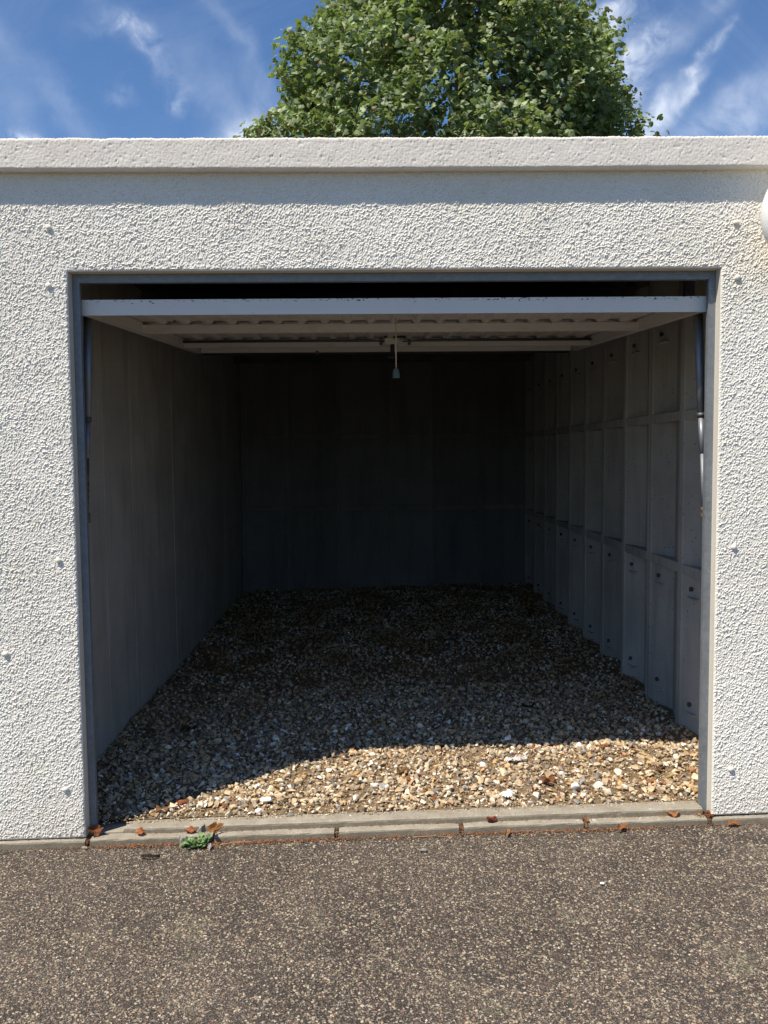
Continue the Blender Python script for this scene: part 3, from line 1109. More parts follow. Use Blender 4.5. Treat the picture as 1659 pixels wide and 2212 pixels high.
# pull cord
pc = empty('pull_cord', (0.013, 0.50, 1.945), label='cream pull cord with a bell knob hanging under the raised door', cat='cord')
bm = bmesh.new()
tube(bm, [(0, 0, 0.006), (0.0005, 0, -0.06), (-0.0005, 0, -0.13), (0.0005, 0, -0.205)], 0.0027, 8)
from_bm('cord', bm, M['cord'], pc, smooth=True)
bm = bmesh.new()
tube(bm, [(0, 0, -0.202), (0, 0, -0.206), (0, 0, -0.212), (0, 0, -0.236), (0, 0, -0.241), (0, 0, -0.244)], [0.004, 0.009, 0.0135, 0.0155, 0.017, 0.0168], 14)
from_bm('bell_knob', bm, M['knob'], pc, smooth=True)

# ------------------------------------------------------------------ wall lamp
lamp = empty('wall_lamp', (1.447, 0, 2.200), label='round white globe lamp on the wall at the right edge', cat='lamp')
bm = bmesh.new()
tube(bm, [(0, -0.008, 0), (0, -0.030, 0)], 0.06, 32)
from_bm('lamp_base', bm, M['white_plastic'], lamp, smooth=False)
bm = bmesh.new()
bmesh.ops.create_uvsphere(bm, u_segments=48, v_segments=32, radius=1.0)
for v in bm.verts:
    v.co = Vector((v.co.x * 0.178, v.co.y * 0.10 - 0.125, v.co.z * 0.185))
from_bm('globe', bm, M['white_plastic'], lamp, smooth=True)

# ------------------------------------------------------------------ gravel floor
hx = np.linspace(-1.44, 1.488, 97)
hy = np.linspace(0.10, 5.204, 160)
glow = fft_noise(160, 260, 0.02, 0.25, 0.9, 1.0, 31)


def grav_z(X, Y):
    n_ = sample(glow, X, Y, -1.6, 0.0, 0.02)
    ed = np.clip((Y - 0.09) / 0.12, 0, 1)
    dip = 0.007 * (1 - ed)
    return 0.004 + 0.020 * X + 0.016 * Y + 0.0055 * n_ * ed - dip


tag(sheet('gravel_floor', hx, hy, lambda X, Y: grav_z(X, Y) - 0.003, M['dirt']), kind='structure')
gravel_floor = bpy.data.objects['gravel_floor']
SP = 1.18 * np.array([(0.44, 0.33, 0.20), (0.52, 0.42, 0.28), (0.34, 0.25, 0.155), (0.60, 0.55, 0.44), (0.25, 0.195, 0.14), (0.17, 0.145, 0.12),
               (0.48, 0.31, 0.14), (0.36, 0.18, 0.09), (0.28, 0.26, 0.24), (0.72, 0.69, 0.62)])
SPP = [.21, .23, .15, .12, .09, .06, .05, .02, .04, .03]
gprotos = [hull_proto(n_, fl_, 100 + i) for i, (n_, fl_) in enumerate([(9, .55), (10, .7), (8, .5), (11, .6), (9, .8), (10, .45), (8, .65), (10, .6)])]


def gravel_block(n_, x0, x1, y0, y1, lmin, lmax, sink=0.15, xb=None, dens=None):
    P = np.stack([rng.uniform(x0, x1, n_), rng.uniform(y0, y1, n_), np.zeros(n_)], 1)
    if dens is not None:
        keep = rng.uniform(0, 1, n_) < dens(P[:, 0], P[:, 1])
        P = P[keep]
        n_ = len(P)
    L_ = lmin + (lmax - lmin) * rng.beta(1.6, 3.2, n_)
    P[:, 2] = grav_z(P[:, 0], P[:, 1]) + L_ * rng.uniform(0.0, 0.34, n_)
    S_ = np.stack([L_, L_ * rng.uniform(.75, 1.2, n_), L_ * rng.uniform(.7, 1.2, n_)], 1)
    R_ = euler_mats(rng.normal(0, .45, n_), rng.normal(0, .45, n_), rng.uniform(0, 6.28, n_))
    T_ = SP[rng.choice(len(SP), n_, p=SPP)] * rng.uniform(.7, 1.15, (n_, 1))
    return P, R_, S_, T_


def sandy(X, Y):
    # less stone, more dirt in some areas (right of centre and near the walls)
    v = sample(glow, X * 0.9, Y * 0.9 + 0.5, -1.6, 0.0, 0.02)
    k = 0.80 + 0.16 * v
    k = k - 0.30 * np.exp(-((X - 0.85) ** 2 / 0.12 + (Y - 0.32) ** 2 / 0.03))
    return np.clip(k, 0.2, 1.0)


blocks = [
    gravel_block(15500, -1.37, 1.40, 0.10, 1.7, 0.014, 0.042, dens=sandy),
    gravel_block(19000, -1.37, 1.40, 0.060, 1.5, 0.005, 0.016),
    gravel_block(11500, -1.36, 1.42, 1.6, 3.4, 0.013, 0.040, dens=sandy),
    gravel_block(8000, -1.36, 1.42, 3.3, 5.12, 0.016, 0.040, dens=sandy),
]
for b_ in blocks:      # stones tinted darker and browner in drifts, more so away from the door
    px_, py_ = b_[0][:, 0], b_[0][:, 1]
    drift_ = np.clip(.55 + .5 * sample(glow, py_ * .55 - 1.4, px_ * .9 + 2.2, -1.6, 0.0, 0.02), 0, 1) * np.clip((py_ - .5) / 1.6, .12, 1)
    b_[3][:] = b_[3] * (1 - drift_[:, None] * np.array([.30, .42, .55]))
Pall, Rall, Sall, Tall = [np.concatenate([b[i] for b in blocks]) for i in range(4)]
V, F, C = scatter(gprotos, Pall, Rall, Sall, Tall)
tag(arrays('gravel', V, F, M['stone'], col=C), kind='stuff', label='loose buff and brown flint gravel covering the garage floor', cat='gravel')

# the biggest stones one can pick apart, each an object of its own
smesh = []
for i in range(9):
    pv, pf = hull_proto(15, random.uniform(.5, .8), 300 + i)
    bm = bmesh.new()
    vs = [bm.verts.new(p) for p in pv]
    for q in pf:
        bm.faces.new([vs[k] for k in q])
    smesh.append(cached('gravel_stone', bm, M['stone_piece']))
spots = []
tries = 0
while len(spots) < 230 and tries < 20000:
    tries += 1
    y = 0.15 + 0.9 * random.random() ** 1.1
    x = random.uniform(-1.12, 1.33)
    if all((x - a) ** 2 + (y - b) ** 2 > 0.04 ** 2 for a, b, _ in spots):
        spots.append((x, y, random.uniform(0.032, 0.052)))
for (x, y, L_) in spots:
    o = child('gravel_stone', random.choice(smesh), gravel_floor, (x, y, float(grav_z(np.array([x]), np.array([y]))[0]) + L_ * 0.16),
              (random.gauss(0, .25), random.gauss(0, .25), random.uniform(0, 6.28)))
    o.scale = (L_, L_ * random.uniform(.8, 1.15), L_ * random.uniform(.7, 1.0))
    c_ = SP[rng.choice(len(SP), p=[.22, .23, .15, .12, .08, .05, .04, .02, .04, .05])] * random.uniform(.85, 1.15)
    o.color = (float(c_[0]), float(c_[1]), float(c_[2]), 1)


def gz(x, y):
    return float(grav_z(np.array([x]), np.array([y]))[0])


# ------------------------------------------------------------------ small things lying about
def crumpled_leaf(seed, size, curl=0.4):
    """lobed, curled dry leaf, with thickness and a stalk"""
    r = random.Random(seed)
    bm = bmesh.new()
    lobes = r.choice([3, 5, 5])
    n_ = 30
    rings = [[bm.verts.new((0, 0, 0))]]
    ph = r.uniform(0, 6.28)
    ax = r.uniform(0, 3.14)
    for ri, rr in enumerate((0.33, 0.66, 1.0)):
        ring = []
        for k in range(n_):
            a_ = 2 * math.pi * k / n_
            lob = 0.86 + 0.08 * math.cos(lobes * (a_ + 0.1)) + 0.10 * math.sin(2 * a_ + ph) + 0.10 * r.uniform(-1, 1) * (ri == 2)
            rad = size * 0.5 * rr * (1 if ri < 1 else lob * (1.12 if ri == 2 else 1.05))
            x_, y_ = rad * math.cos(a_), rad * math.sin(a_) * (0.55 + .3 * ((seed * 37) % 10) / 10)
            u_ = x_ * math.cos(ax) + y_ * math.sin(ax)
            z_ = curl * (u_ ** 2) / size * 2.2 + 0.11 * size * math.sin(3 * a_ + ph) * rr ** 2 + 0.05 * size * r.uniform(-1, 1) * rr
            ring.append(bm.verts.new((x_, y_, z_)))
        rings.append(ring)
    for k in range(n_):
        bm.faces.new((rings[0][0], rings[1][k], rings[1][(k + 1) % n_]))
        for q in (1, 2):
            bm.faces.new((rings[q][k], rings[q + 1][k], rings[q + 1][(k + 1) % n_], rings[q][(k + 1) % n_]))
    bmesh.ops.solidify(bm, geom=bm.faces[:], thickness=0.0006)
    return bm


LEAVES = [
    # x, y, z, size, curl, yaw, tilt, colour, label
    (0.029, 0.447, .024, .085, .3, .1, .1, (.30, .17, .07), 'long flat brown leaf on the sunlit gravel near the shadow edge, left of centre'),
    (0.055, 0.350, .022, .055, .5, 1.2, .2, (.55, .20, .08), 'bright orange-red leaf on the gravel just in front of the long brown leaf'),
    (0.116, 0.246, .022, .038, .8, 2.2, .3, (.52, .23, .09), 'small upright orange leaf on the gravel right of the orange-red leaf'),
    (0.138, 0.166, .018, .042, .7, .4, .1, (.42, .18, .07), 'small rusty leaf on gravel close behind the threshold, near the centre'),
    (0.617, 0.285, .036, .085, .7, .7, .1, (.33, .14, .065), 'big crumpled reddish-brown leaf on the gravel behind the white fan-shaped shell'),
    (0.547, 0.196, .030, .050, 1.0, 2.0, .3, (.30, .10, .04), 'dark rust curled leaf between the big crumpled leaf and the threshold'),
    (0.938, 0.611, .046, .060, .4, .2, .2, (.40, .20, .09), 'flat tan-orange leaf at the shadow edge on the right of the gravel'),
    (1.030, 0.252, .040, .062, .4, 1.0, .1, (.50, .24, .12), 'pale orange leaf on the gravel near the right door post'),
    (1.106, 0.347, .044, .050, 1.0, 2.8, .2, (.24, .12, .05), 'small dark brown curled leaf near the right door post'),
    (1.125, 0.290, .042, .048, .5, .5, .1, (.62, .50, .25), 'pale yellow leaf on the gravel nearest the right door post'),
    (0.634, 0.655, .042, .060, .5, 1.7, .15, (.42, .17, .07), 'rusty leaf straddling the shadow edge in the middle of the gravel'),
    (0.429, 0.300, .030, .035, .6, .6, .3, (.50, .25, .10), 'tiny orange leaf on the gravel left of the big crumpled leaf'),
    (-0.870, 0.172, .016, .060, .9, 1.1, 1.0, (.50, .20, .09), 'orange leaf standing on edge at the left end of the sunlit gravel'),
    (-0.684, 0.150, .012, .040, .6, 2.5, .1, (.55, .22, .09), 'small orange leaf on gravel behind the threshold at the left'),
    (-0.930, 0.140, .006, .065, .3, .2, .1, (.38, .21, .10), 'brown leaf flat against the inner edge of the threshold at the left'),
    (-1.021, 1.080, .012, .11, .4, .8, .1, (.16, .085, .04), 'dark brown leaf in deep shade by the left wall'),
    (0.712, 1.249, .052, .09, .4, .3, .1, (.09, .05, .03), 'blackish leaf in the shade on the right of the gravel'),
    (0.347, 0.012, -.008, .050, .6, .1, .2, (.26, .05, .03), 'dark red leaf lying on the kerb in front of the threshold'),
    (0.704, -0.004, -.012, .040, 1.0, 1.5, 1.2, (.48, .20, .08), 'orange leaf stuck in the kerb joint right of centre'),
    (0.827, -0.045, -.020, .055, .8, .3, .4, (.50, .22, .09), 'curled orange leaf on the road against the kerb, right of centre'),
    (0.401, -0.050, -.032, .048, .6, 1.2, .3, (.58, .30, .12), 'light orange leaf on the road against the kerb, near the centre'),
    (1.038, 0.012, .004, .060, .5, .2, .1, (.60, .28, .12), 'peach coloured leaf on the right part of the kerb under the door post'),
    (1.168, -0.004, .008, .050, 1.1, 1.2, 1.1, (.36, .13, .07), 'crushed rust leaf wedged in the kerb joint by the right door post'),
    (1.249, -0.040, -.014, .060, .6, .1, .2, (.46, .20, .08), 'orange leaf on the road at the foot of the right wall'),
    (-1.150, 0.018, -.034, .070, .6, .3, .7, (.34, .14, .06), 'big brown leaf leaning in the kerb gap by the left door post'),
    (-0.979, 0.006, -.036, .050, .7, .2, .4, (.58, .24, .10), 'orange leaf on the kerb left of the green weed'),
    (-0.790, 0.008, -.032, .055, .4, .1, .3, (.50, .20, .09), 'flat orange leaf on the kerb just behind the green weed'),
    (-0.700, -0.012, -.022, .070, 1.0, .9, .9, (.62, .33, .13), 'folded bright orange leaf beside the green weed'),
]
for i, (x, y, z, size, curl, yaw, tilt, colr, lab) in enumerate(LEAVES):
    bm = crumpled_leaf(50 + i, size * 0.76, curl)
    me = bpy.data.meshes.new('dry_leaf')
    bm.to_mesh(me); bm.free()
    me.materials.append(M['dry_leaf'])
    o = bpy.data.objects.new('dry_leaf', me)
    on_gravel = y > 0.13
    zz = (gz(x, y) + 0.013) if on_gravel else z + 0.004
    o.location = (x, y, zz)
    o.rotation_euler = (tilt, 0, yaw)
    o.color = (*colr, 1)
    link(o)
    tag(o, lab, 'dry leaf', 'dead leaves lying about the threshold')

# white fan-shaped shell
bm = bmesh.new()
for k in range(9):
    a_ = math.radians(20 + k * 26) + math.pi
    l_ = random.uniform(.024, .034)
    p0 = Vector((0, 0, 0.006)); p1 = Vector((math.cos(a_) * l_, math.sin(a_) * l_, 0.0))
    tube(bm, [p0, (p0 + p1) / 2 + Vector((0, 0, .004)), p1], [0.003, 0.0048, 0.0035], 7)
o = from_bm('white_shell', bm, M['white_bit'])
o.location = (0.433, 0.185, gz(.433, .185) + .016)
o.rotation_euler = (0.25, 0, 0)
tag(o, 'white fan-shaped shell fragment on the sunlit gravel', 'shell')


def feather_bm(length, width):
    bm = bmesh.new()
    tube(bm, [(0, 0, 0), (0, length * .5, .004), (0, length, 0)], 0.0012, 6, r1=0.0006)
    n_ = 12
    for s in (-1, 1):
        prev = None
        for k in range(n_ + 1):
            t_ = k / n_
            wdt = width * math.sin(math.pi * min(1, t_ * .85 + .15)) * .5
            y_ = length * (0.25 + .75 * t_)
            z_ = .004 * math.sin(math.pi * t_)
            pr = (bm.verts.new((s * .0006, y_, z_)), bm.verts.new((s * (wdt + .0008), y_ + .003, z_ + .002 + random.uniform(-.001, .001))))
            if prev:
                bm.faces.new((prev[0], prev[1], pr[1], pr[0]))
            prev = pr
    bmesh.ops.solidify(bm, geom=[fc for fc in bm.faces if len(fc.verts) == 4][-2 * n_:], thickness=0.0005)
    return bm


for (x, y, z, l_, wd, rot, lab) in [
    (0.735, 0.225, None, .05, .014, (0.5, 0, -.7), 'grey feather leaning on a pale stone near the threshold'),
    (-0.700, -0.098, -.062, .042, .010, (0.25, 0, .1), 'small grey feather on the road in front of the folded leaf'),
    (-0.765, 0.000, -.034, .040, .011, (0.5, 0, -.8), 'pale lilac feather on the kerb behind the green weed'),
    (-0.818, -0.040, -.064, .032, .010, (1.1, 0, .15), 'short white feather standing against the kerb left of the green weed')]:
    o = from_bm('feather', feather_bm(l_, wd), M['feather'])
    o.location = (x, y, gz(x, y) + .014 if z is None else z)
    o.rotation_euler = rot
    tag(o, lab, 'feather', 'bird feathers about the threshold')


def pebble(name, x, y, z, s_, material, lab, cat, seed=1, n_=16):
    pv, pf = hull_proto(n_, .7, seed)
    bm = bmesh.new()
    vs = [bm.verts.new(p) for p in pv]
    for q in pf:
        bm.faces.new([vs[k] for k in q])
    bmesh.ops.subdivide_edges(bm, edges=bm.edges[:], cuts=1, use_grid_fill=True)
    bmesh.ops.smooth_vert(bm, verts=bm.verts[:], factor=0.5, use_axis_x=True, use_axis_y=True, use_axis_z=True)
    for v in bm.verts:
        v.co = Vector((v.co.x * s_[0] * 1.1, v.co.y * s_[1] * 1.1, v.co.z * s_[2] * 1.1))
    o = from_bm(name, bm, material, smooth=False)
    o.location = (x, y, z)
    return tag(o, lab, cat)


M['grey_stone'] = plain('grey_pebble', (0.24, 0.22, 0.19), 0.8, 0, 0.3, 0.3, 90)
pebble('pebble', 0.712, 0.205, gz(.712, .205) + .022, (.038, .045, .045), M['white_bit'], 'white flint stone under the grey feather on the gravel', 'stone', 401)
pebble('pebble', 0.700, 0.155, gz(.700, .155) + .012, (.026, .03, .022), M['white_bit'], 'small white chalky pebble in front of the feathered stone', 'stone', 402)
pebble('pebble', -0.525, 0.185, gz(-.525, .185) + .016, (.048, .04, .04), M['white_bit'], 'white angular stone at the left of the sunlit gravel', 'stone', 403)
pebble('pebble', -0.545, 0.115, -.004, (.032, .028, .03), M['white_bit'], 'round white pebble just behind the threshold', 'stone', 404, 30)
pebble('pebble', -0.420, 0.080, -.006, (.030, .028, .030), M['grey_stone'], 'grey-topped stone sitting on the threshold', 'stone', 405)
pebble('pebble', 0.079, -0.150, -.044, (.032, .026, .022), M['grey_stone'], 'small grey-brown stone on the road before the kerb', 'stone', 406)
pebble('pebble', 0.650, -0.430, -.030, (.018, .015, .012), M['white_bit'], 'tiny white pebble alone on the right of the road', 'stone', 407)
pebble('pebble', -1.178, -0.030, -.074, (.030, .024, .022), M['kerb'], 'pale broken bit of concrete at the left kerb joint', 'stone', 408)
pebble('pebble', 1.42, -0.045, -.016, (.024, .02, .014), M['cap'], 'cream pebble on the road by the right wall', 'stone', 409)

# curved bark flake on the road
bm = bmesh.new()
prev = None
for k in range(13):
    a_ = math.radians(200 + k * 11)
    wd = .0024 * math.sin(math.pi * (k + .4) / 13)
    x_, y_ = .038 * math.cos(a_), .022 * math.sin(a_)
    z_ = .006 + .006 * math.sin(math.pi * k / 12)
    pr = (bm.verts.new((x_, y_ - wd, z_ - .006)), bm.verts.new((x_, y_ + wd, z_ + .004)))
    if prev:
        bm.faces.new((prev[0], pr[0], pr[1], prev[1]))
    prev = pr
bmesh.ops.solidify(bm, geom=bm.faces[:], thickness=0.002)
o = from_bm('bark_flake', bm, M['bark_bit'])
o.location = (-0.905, -0.115, -0.068)
tag(o, 'dark crescent of bark lying on the road at the left', 'bark')

# crumpled clear wrapper
bm = bmesh.new()
bmesh.ops.create_grid(bm, x_segments=14, y_segments=8, size=0.5)
r = random.Random(5)
for v in bm.verts:
    v.co = Vector((v.co.x * .10, v.co.y * .045 * (1 - abs(v.co.x)), abs(r.gauss(0, .004)) + .003 * math.sin(v.co.x * 14)))
bmesh.ops.solidify(bm, geom=bm.faces[:], thickness=0.0006)
o = from_bm('plastic_wrapper', bm, M['plastic_film'])
o.location = (0.530, 0.520, gz(.53, .52) + .020)
o.rotation_euler = (0, 0, .35)
tag(o, 'crumpled greyish clear plastic scrap on the gravel', 'wrapper')

# twigs and straws
for (x, y, z, l_, yaw, lab) in [
    (0.786, 0.385, None, .17, .05, 'long straw stalk on the gravel right of the big crumpled leaf'),
    (0.640, 0.235, None, .10, -1.0, 'straw stalk leaning forward beside the feathered stone'),
    (0.250, 0.300, None, .15, .15, 'pale straw lying across the gravel left of the white shell'),
    (0.080, 0.500, None, .09, 1.2, 'short bent straw near the long brown leaf'),
    (-0.600, -0.052, -.055, .13, .12, 'thin orange stalk trailing from the folded leaf along the kerb'),
    (0.130, -0.042, -.048, .17, -.04, 'long pale stalk along the foot of the kerb near the centre'),
    (0.700, 0.800, None, .16, -.25, 'thin straw in the shade behind the sunlit gravel')]:
    bm = bmesh.new()
    n_ = 7
    bend = random.uniform(-.015, .015)
    pts_ = [Vector(((k / (n_ - 1) - .5) * l_, bend * math.sin(math.pi * k / (n_ - 1)), .006 * math.sin(math.pi * k / (n_ - 1)) + random.uniform(-.001, .001))) for k in range(n_)]
    tube(bm, pts_, 0.0017, 6, r1=.0009)
    o = from_bm('straw_stalk', bm, M['twig'], smooth=True)
    o.location = (x, y, gz(x, y) + .019 if z is None else z)
    o.rotation_euler = (0, 0, yaw)
    tag(o, lab, 'stalk', 'dry stalks about the threshold')

# litter: crumbs of dead leaf and needles in the kerb foot, joints and sill groove
lprotos = []
for s in range(5):
    rr = random.Random(s + 60)
    a_ = np.array([(-.5, -.12, 0), (0, -.2 * rr.uniform(.5, 1.3), .06), (.5, -.05, 0), (.1, .22 * rr.uniform(.5, 1.2), .03), (0, 0, .12)])
    lprotos.append((a_, np.array([(0, 1, 4), (1, 2, 4), (2, 3, 4), (3, 0, 4), (0, 3, 1), (1, 3, 2)])))
P_, T_, S_ = [], [], []


def crumbs(n_, fx, fy, fz, lmin, lmax, cols):
    for _ in range(n_):
        x_ = fx(); y_ = fy(x_); P_.append((x_, y_, fz(x_, y_)))
        l_ = random.uniform(lmin, lmax)
        S_.append((l_, l_ * random.uniform(.3, 1.1), l_ * random.uniform(.5, 1.2)))
        T_.append(np.array(random.choice(cols)) * random.uniform(.6, 1.2))


OR = [(.36, .15, .06), (.28, .10, .05), (.22, .10, .05), (.42, .22, .10), (.15, .08, .045), (.20, .14, .09)]
rz1 = lambda x: float(road_z(np.array([x]))[0])
clump = lambda: random.choice([random.uniform(-.75, 1.2), random.gauss(.25, .2), random.gauss(.75, .18), random.gauss(-.62, .1), random.gauss(-1.0, .1), random.gauss(-.35, .15)])
crumbs(3600, clump, lambda x: -0.022 - abs(random.gauss(0, .012)), lambda x, y: rz1(x) + .003 + random.uniform(0, .004), .004, .015, OR)
crumbs(150, lambda: random.uniform(-1.7, -1.2), lambda x: -0.023 - abs(random.gauss(0, .006)), lambda x, y: rz1(x) + .003, .004, .012, OR)
crumbs(250, lambda: random.uniform(1.2, 1.7), lambda x: -0.023 - abs(random.gauss(0, .006)), lambda x, y: rz1(x) + .003, .003, .009, OR)
crumbs(800, lambda: random.uniform(-1.0, 1.14), lambda x: 0.019 - abs(random.gauss(0, .006)), lambda x, y: kz(x) + .003, .003, .010, OR)
for jx in (-1.17, -.238, .232, .702, 1.17):
    crumbs(90, lambda: jx + random.gauss(0, .005), lambda x: random.uniform(-.03, .03), lambda x, y: kz(x) - random.uniform(.0, .02), .004, .012, OR)
crumbs(140, lambda: random.gauss(1.155, .02), lambda x: random.uniform(-.01, .04), lambda x, y: kz(x) + random.uniform(.0, .012), .005, .014, OR)
crumbs(160, lambda: random.gauss(-.69, .03), lambda x: -.045 + random.gauss(0, .02), lambda x, y: rz1(x) + .004, .004, .012, OR)
crumbs(1300, lambda: random.uniform(.3, 1.14), lambda x: random.uniform(.12, .62), lambda x, y: gz(x, y) + .006 + random.uniform(0, .006), .004, .014, OR + [(.34, .24, .13)] * 5)
crumbs(1100, lambda: random.uniform(-1.1, .3), lambda x: random.uniform(.12, .9), lambda x, y: gz(x, y) + .006 + random.uniform(0, .006), .004, .012, OR + [(.34, .24, .13)] * 3)
crumbs(2200, lambda: random.uniform(-1.3, 1.35), lambda x: random.uniform(.7, 4.5), lambda x, y: gz(x, y) + .008 + random.uniform(0, .006), .006, .022, [(.16, .08, .04), (.11, .07, .04), (.20, .11, .06)])
crumbs(90, lambda: random.uniform(-1.5, 1.5), lambda x: -random.uniform(.05, 1.3), lambda x, y: rz1(x) + .004, .003, .008, OR + [(.5, .45, .35)] * 3)
P_, T_, S_ = np.array(P_), np.array(T_), np.array(S_)
nn = len(P_)
V, F, C = scatter(lprotos, P_, euler_mats(rng.normal(0, .5, nn), rng.normal(0, .5, nn), rng.uniform(0, 6.28, nn)), S_, T_)
tag(arrays('leaf_litter', V, F, M['litter'], col=C), kind='stuff', label='rusty crumbs of dead leaf along the kerb and on the gravel', cat='leaf litter')

# green weed growing from the kerb foot
weed = empty('weed', (-0.757, -0.040, -0.066), label='small green ferny weed growing at the foot of the kerb', cat='weed')
bmS = bmesh.new()
LV, LF, LC = [], [], []
lb = 0
for k in range(64):
    a_ = random.uniform(0, 2 * math.pi)
    ln = random.uniform(.016, .050)
    up = random.uniform(.5, 1.6)
    base_ = Vector((random.gauss(0, .012), random.gauss(0, .004), 0))
    dirv_ = Vector((math.cos(a_) * 1.0, math.sin(a_) * .65 - .25, up * .75)).normalized()
    pts_ = [base_ + dirv_ * ln * q + Vector((0, 0, -.012 * q * q)) for q in (0, .33, .66, 1)]
    tube(bmS, pts_, 0.0008, 5, r1=.0004)
    nl = 5
    tone = random.uniform(.75, 1.3)
    for j in range(nl * 2 + 1):
        q = .25 + .75 * (j // 2) / nl
        s = -1 if j % 2 else 1
        c_ = base_ + dirv_ * ln * q + Vector((0, 0, -.012 * q * q))
        side = dirv_.cross(Vector((0, 0, 1))).normalized() * s
        ld = (side * 1.0 + dirv_ * .5).normalized() if j < nl * 2 else dirv_
        up_ = Vector((random.uniform(-.3, .3), random.uniform(-.3, .3), 1)).normalized()
        w_ = ld.cross(up_).normalized()
        l2 = random.uniform(.0085, .0135)
        ww = l2 * .55
        pp = [c_, c_ + ld * l2 * .35 + w_ * ww, c_ + ld * l2 * .8 + w_ * ww * .8, c_ + ld * l2, c_ + ld * l2 * .8 - w_ * ww * .8, c_ + ld * l2 * .35 - w_ * ww, c_ + ld * l2 * .5 - Vector((0, 0, .0012))]
        LV += [p[:] for p in pp]
        for z_ in ((0, 1, 6), (1, 2, 6), (2, 3, 6), (3, 4, 6), (4, 5, 6), (5, 0, 6)):
            LF.append([lb + q_ for q_ in z_])
        LC += [(.21 * tone, .33 * tone, .14 * tone)] * 7
        lb += 7
from_bm('weed_stem', bmS, M['twig'], weed)
tag(arrays('weed_leaflets', np.array(LV), np.array(LF), M['weed'], weed, col=np.array(LC)), kind='stuff')

# ------------------------------------------------------------------ plane tree behind
tree = empty('plane_tree', (1.75, 15.0, 0.0), label='tall leafy green plane tree rising behind the garage roof', cat='tree')
TX, TY = 1.55, 15.0
ZP = np.array([3.2, 4.5, 6.0, 7.0, 8.0, 8.7, 9.3, 9.9, 10.5, 11.2, 12.5, 13.8, 14.8, 15.4])
RL = np.array([2.6, 3.8, 4.1, 4.00, 3.75, 3.35, 3.10, 2.25, 1.90, 1.45, 1.2, 1.1, 0.8, 0.2])
RRt = np.array([2.6, 3.3, 3.2, 3.10, 3.00, 2.95, 2.90, 2.45, 1.35, 1.05, 1.0, 1.0, 0.8, 0.2])
ph = np.random.default_rng(4).uniform(0, 6.28, 12)


def crown_r(th, z):
    L_ = np.interp(z, ZP, RL)
    R_ = np.interp(z, ZP, RRt)
    k = 0.5 + 0.5 * np.cos(th)
    base_ = L_ * (1 - k) + R_ * k
    bumpy = 1 + 0.09 * np.sin(5 * th + 2.3 * z + ph[0]) + 0.06 * np.sin(9 * th - 3.1 * z + ph[1]) + 0.075 * np.sin(4.7 * z + 3 * th + ph[2])
    return base_ * bumpy


bm = bmesh.new()
limbs = []
tube(bm, [(0, 0, -0.2), (0.05, 0, 2.0), (-0.05, 0.1, 4.5), (0.1, 0, 8.0), (0.0, 0.0, 11.0), (0.05, 0, 13.5)], [.36, .30, .25, .17, .09, .03], 12)
from_bm('trunk', bm, M['bark'], tree, smooth=True)
clumps = []
lr = random.Random(9)
for k in range(46):
    z0_ = lr.uniform(3.0, 12.6)
    th_ = lr.uniform(0, 2 * math.pi)
    z1_ = z0_ + lr.uniform(.6, 2.2)
    rr = float(crown_r(np.array([th_]), np.array([min(z1_, 15.2)]))[0]) * lr.uniform(.78, .93)
    p0 = Vector((0, 0, z0_))
    p1 = Vector((rr * math.cos(th_), rr * math.sin(th_), z1_))
    pm = p0.lerp(p1, .5) + Vector((lr.gauss(0, .2), lr.gauss(0, .2), lr.uniform(0, .35)))
    bm = bmesh.new()
    tube(bm, [p0, pm, p1], [.075, .045, .012], 7)
    for q in range(5):
        t_ = lr.uniform(.4, .95)
        b0_ = pm.lerp(p1, max(0, t_ * 2 - 1)) if t_ > .5 else p0.lerp(pm, t_ * 2)
        b1_ = b0_ + Vector((lr.gauss(0, .6), lr.gauss(0, .6), lr.uniform(.0, .8)))
        tube(bm, [b0_, b1_], .018, 5, r1=.006)
    from_bm('limb', bm, M['bark'], tree, smooth=True)
# foliage: leaves on shoots that cluster over the crown surface, thinner inside
tr = np.random.default_rng(77)
NSH = 9600
zz = tr.uniform(3.3, 15.2, NSH * 4)
wgt = np.interp(zz, ZP, (RL + RRt) / 2)
keep = (tr.uniform(0, 5.0, len(zz)) < wgt) & ((zz > 6.3) | (tr.uniform(0, 1, len(zz)) < .35))
zz = zz[keep][:NSH]
NSH = len(zz)
th = tr.uniform(0, 2 * math.pi, NSH)
dep = np.where(tr.uniform(0, 1, NSH) < 0.74, 1 - np.abs(tr.normal(0, .085, NSH)), tr.uniform(.25, .9, NSH))
rad = crown_r(th, zz) * dep
cx0 = np.stack([rad * np.cos(th), rad * np.sin(th), zz], 1)
# most shoots gather into clumps at the branch ends
NC = 330
ci = tr.choice(len(cx0), NC, replace=False)
cen = cx0[ci] / np.maximum(dep[ci], .5)[:, None] * np.array([.97, .97, 0]) + np.array([0, 0, 1.]) * cx0[ci][:, 2:3]
cen[:, 2] = cx0[ci][:, 2]
cw = tr.uniform(0, 1, len(cx0)) < .62
dd_ = ((cx0[cw][:, None, :] - cen[None]) ** 2).sum(-1)
near_ = cen[np.argmin(dd_, axis=1)]
cx0[cw] = near_ + np.clip(tr.normal(0, .25, (cw.sum(), 3)), -.48, .48) * np.array([1, 1, .75])
ctone = tr.uniform(0, 1, NC)
tone_of = tr.uniform(0, 1, len(cx0))
tone_of[cw] = ctone[np.argmin(dd_, axis=1)]
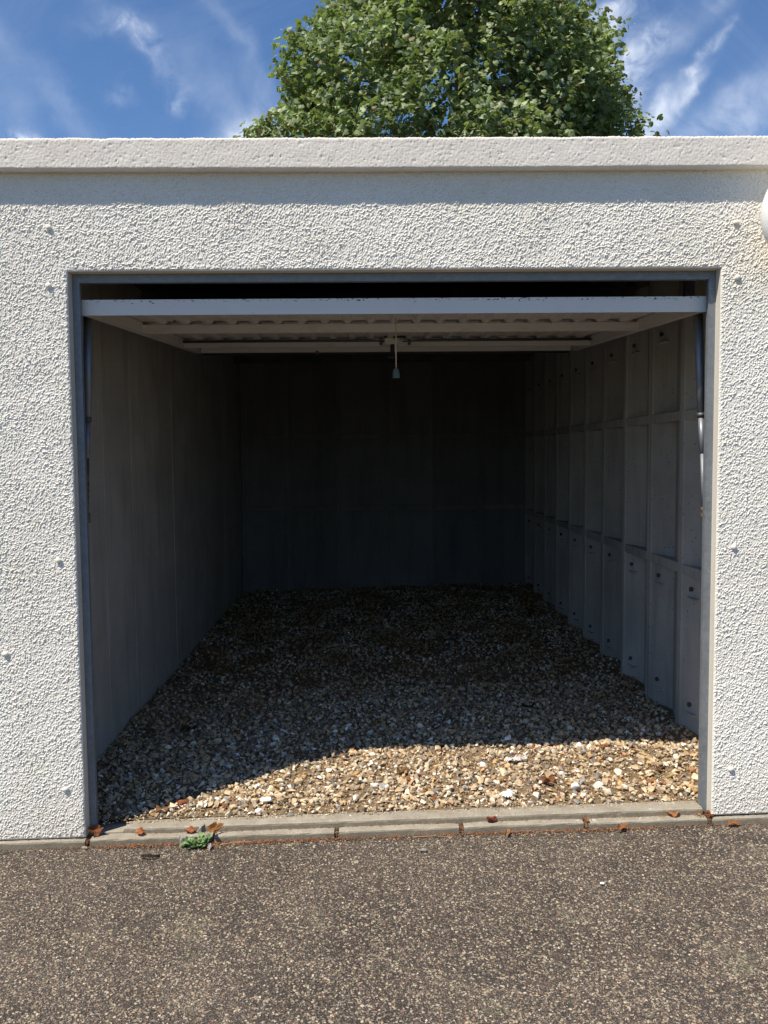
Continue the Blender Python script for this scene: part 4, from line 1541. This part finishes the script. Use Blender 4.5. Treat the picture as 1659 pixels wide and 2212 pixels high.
# local gaps
gn = np.sin(cx0[:, 0] * 2.9 + ph[3]) * np.sin(cx0[:, 2] * 2.6 + ph[4]) * np.sin(cx0[:, 1] * 2.4 + ph[5])
kp_ = (gn > -0.50) | (dep > .94)
cx0, tone_of = cx0[kp_], tone_of[kp_]
NSH = len(cx0)
outd = cx0 - np.array([0, 0, 0.0])
outd[:, 2] = 0.9
outd /= np.linalg.norm(outd, axis=1, keepdims=True)
outd += tr.normal(0, .35, outd.shape)
outd[:, 2] += 0.25
outd /= np.linalg.norm(outd, axis=1, keepdims=True)
NL = 10
shoot_len = tr.uniform(.25, .6, NSH)
tt = (np.arange(NL) + .5) / NL
LP = cx0[:, None, :] + outd[:, None, :] * (shoot_len[:, None] * tt[None])[..., None]
LP += tr.normal(0, .065, LP.shape)
LP = LP.reshape(-1, 3)
lrad_ = np.hypot(LP[:, 0], LP[:, 1])
stray_ = lrad_ > crown_r(np.arctan2(LP[:, 1], LP[:, 0]), LP[:, 2]) + .52
LP[stray_, :2] *= (.9 * (crown_r(np.arctan2(LP[:, 1], LP[:, 0]), LP[:, 2])[stray_]) / lrad_[stray_])[:, None]
nlv = len(LP)
# lobed leaf prototype, folded a little
ang = np.radians([-90, -25, 10, 30, 52, 90, 128, 150, 170, 205])
rd = np.array([.30, .46, .58, .34, .56, .70, .56, .34, .58, .46])
lv = np.stack([rd * np.cos(ang), rd * np.sin(ang), -0.28 * (rd * np.cos(ang)) ** 2 - .12 * rd ** 2], 1)
lv = np.vstack([[0, -.05, .03], lv])
nA = len(ang)
lf = np.array([(0, i + 1, (i + 1) % nA + 1) for i in range(nA)])
size = tr.uniform(.070, .138, nlv)
S = np.stack([size, size, size], 1)
od = np.repeat(outd, NL, axis=0)
yawl = np.arctan2(od[:, 1], od[:, 0]) + math.pi / 2 + tr.normal(0, .9, nlv)
R = euler_mats(tr.normal(.55, .55, nlv), tr.normal(0, .5, nlv), yawl)
shade = np.repeat(tr.uniform(.75, 1.3, NSH), NL) * tr.uniform(.8, 1.2, nlv)
base_c = np.array([.170, .220, .095])
alt = np.array([.335, .385, .215])
k_ = np.repeat((.5 * tr.uniform(0, 1, NSH) + .5 * tone_of) ** 1.6, NL)[:, None]
tint = (base_c * (1 - k_) + alt * k_) * shade[:, None]
brown = tr.uniform(0, 1, nlv) < .025
tint[brown] = np.array([.20, .13, .05]) * tr.uniform(.7, 1.1, (brown.sum(), 1))
saved = rng
V, F, C = scatter([(lv, lf)], LP, R, S, tint)
cr_o = arrays('crown', V, F, M['leaf'], tree, col=C)
tag(cr_o, kind='stuff')
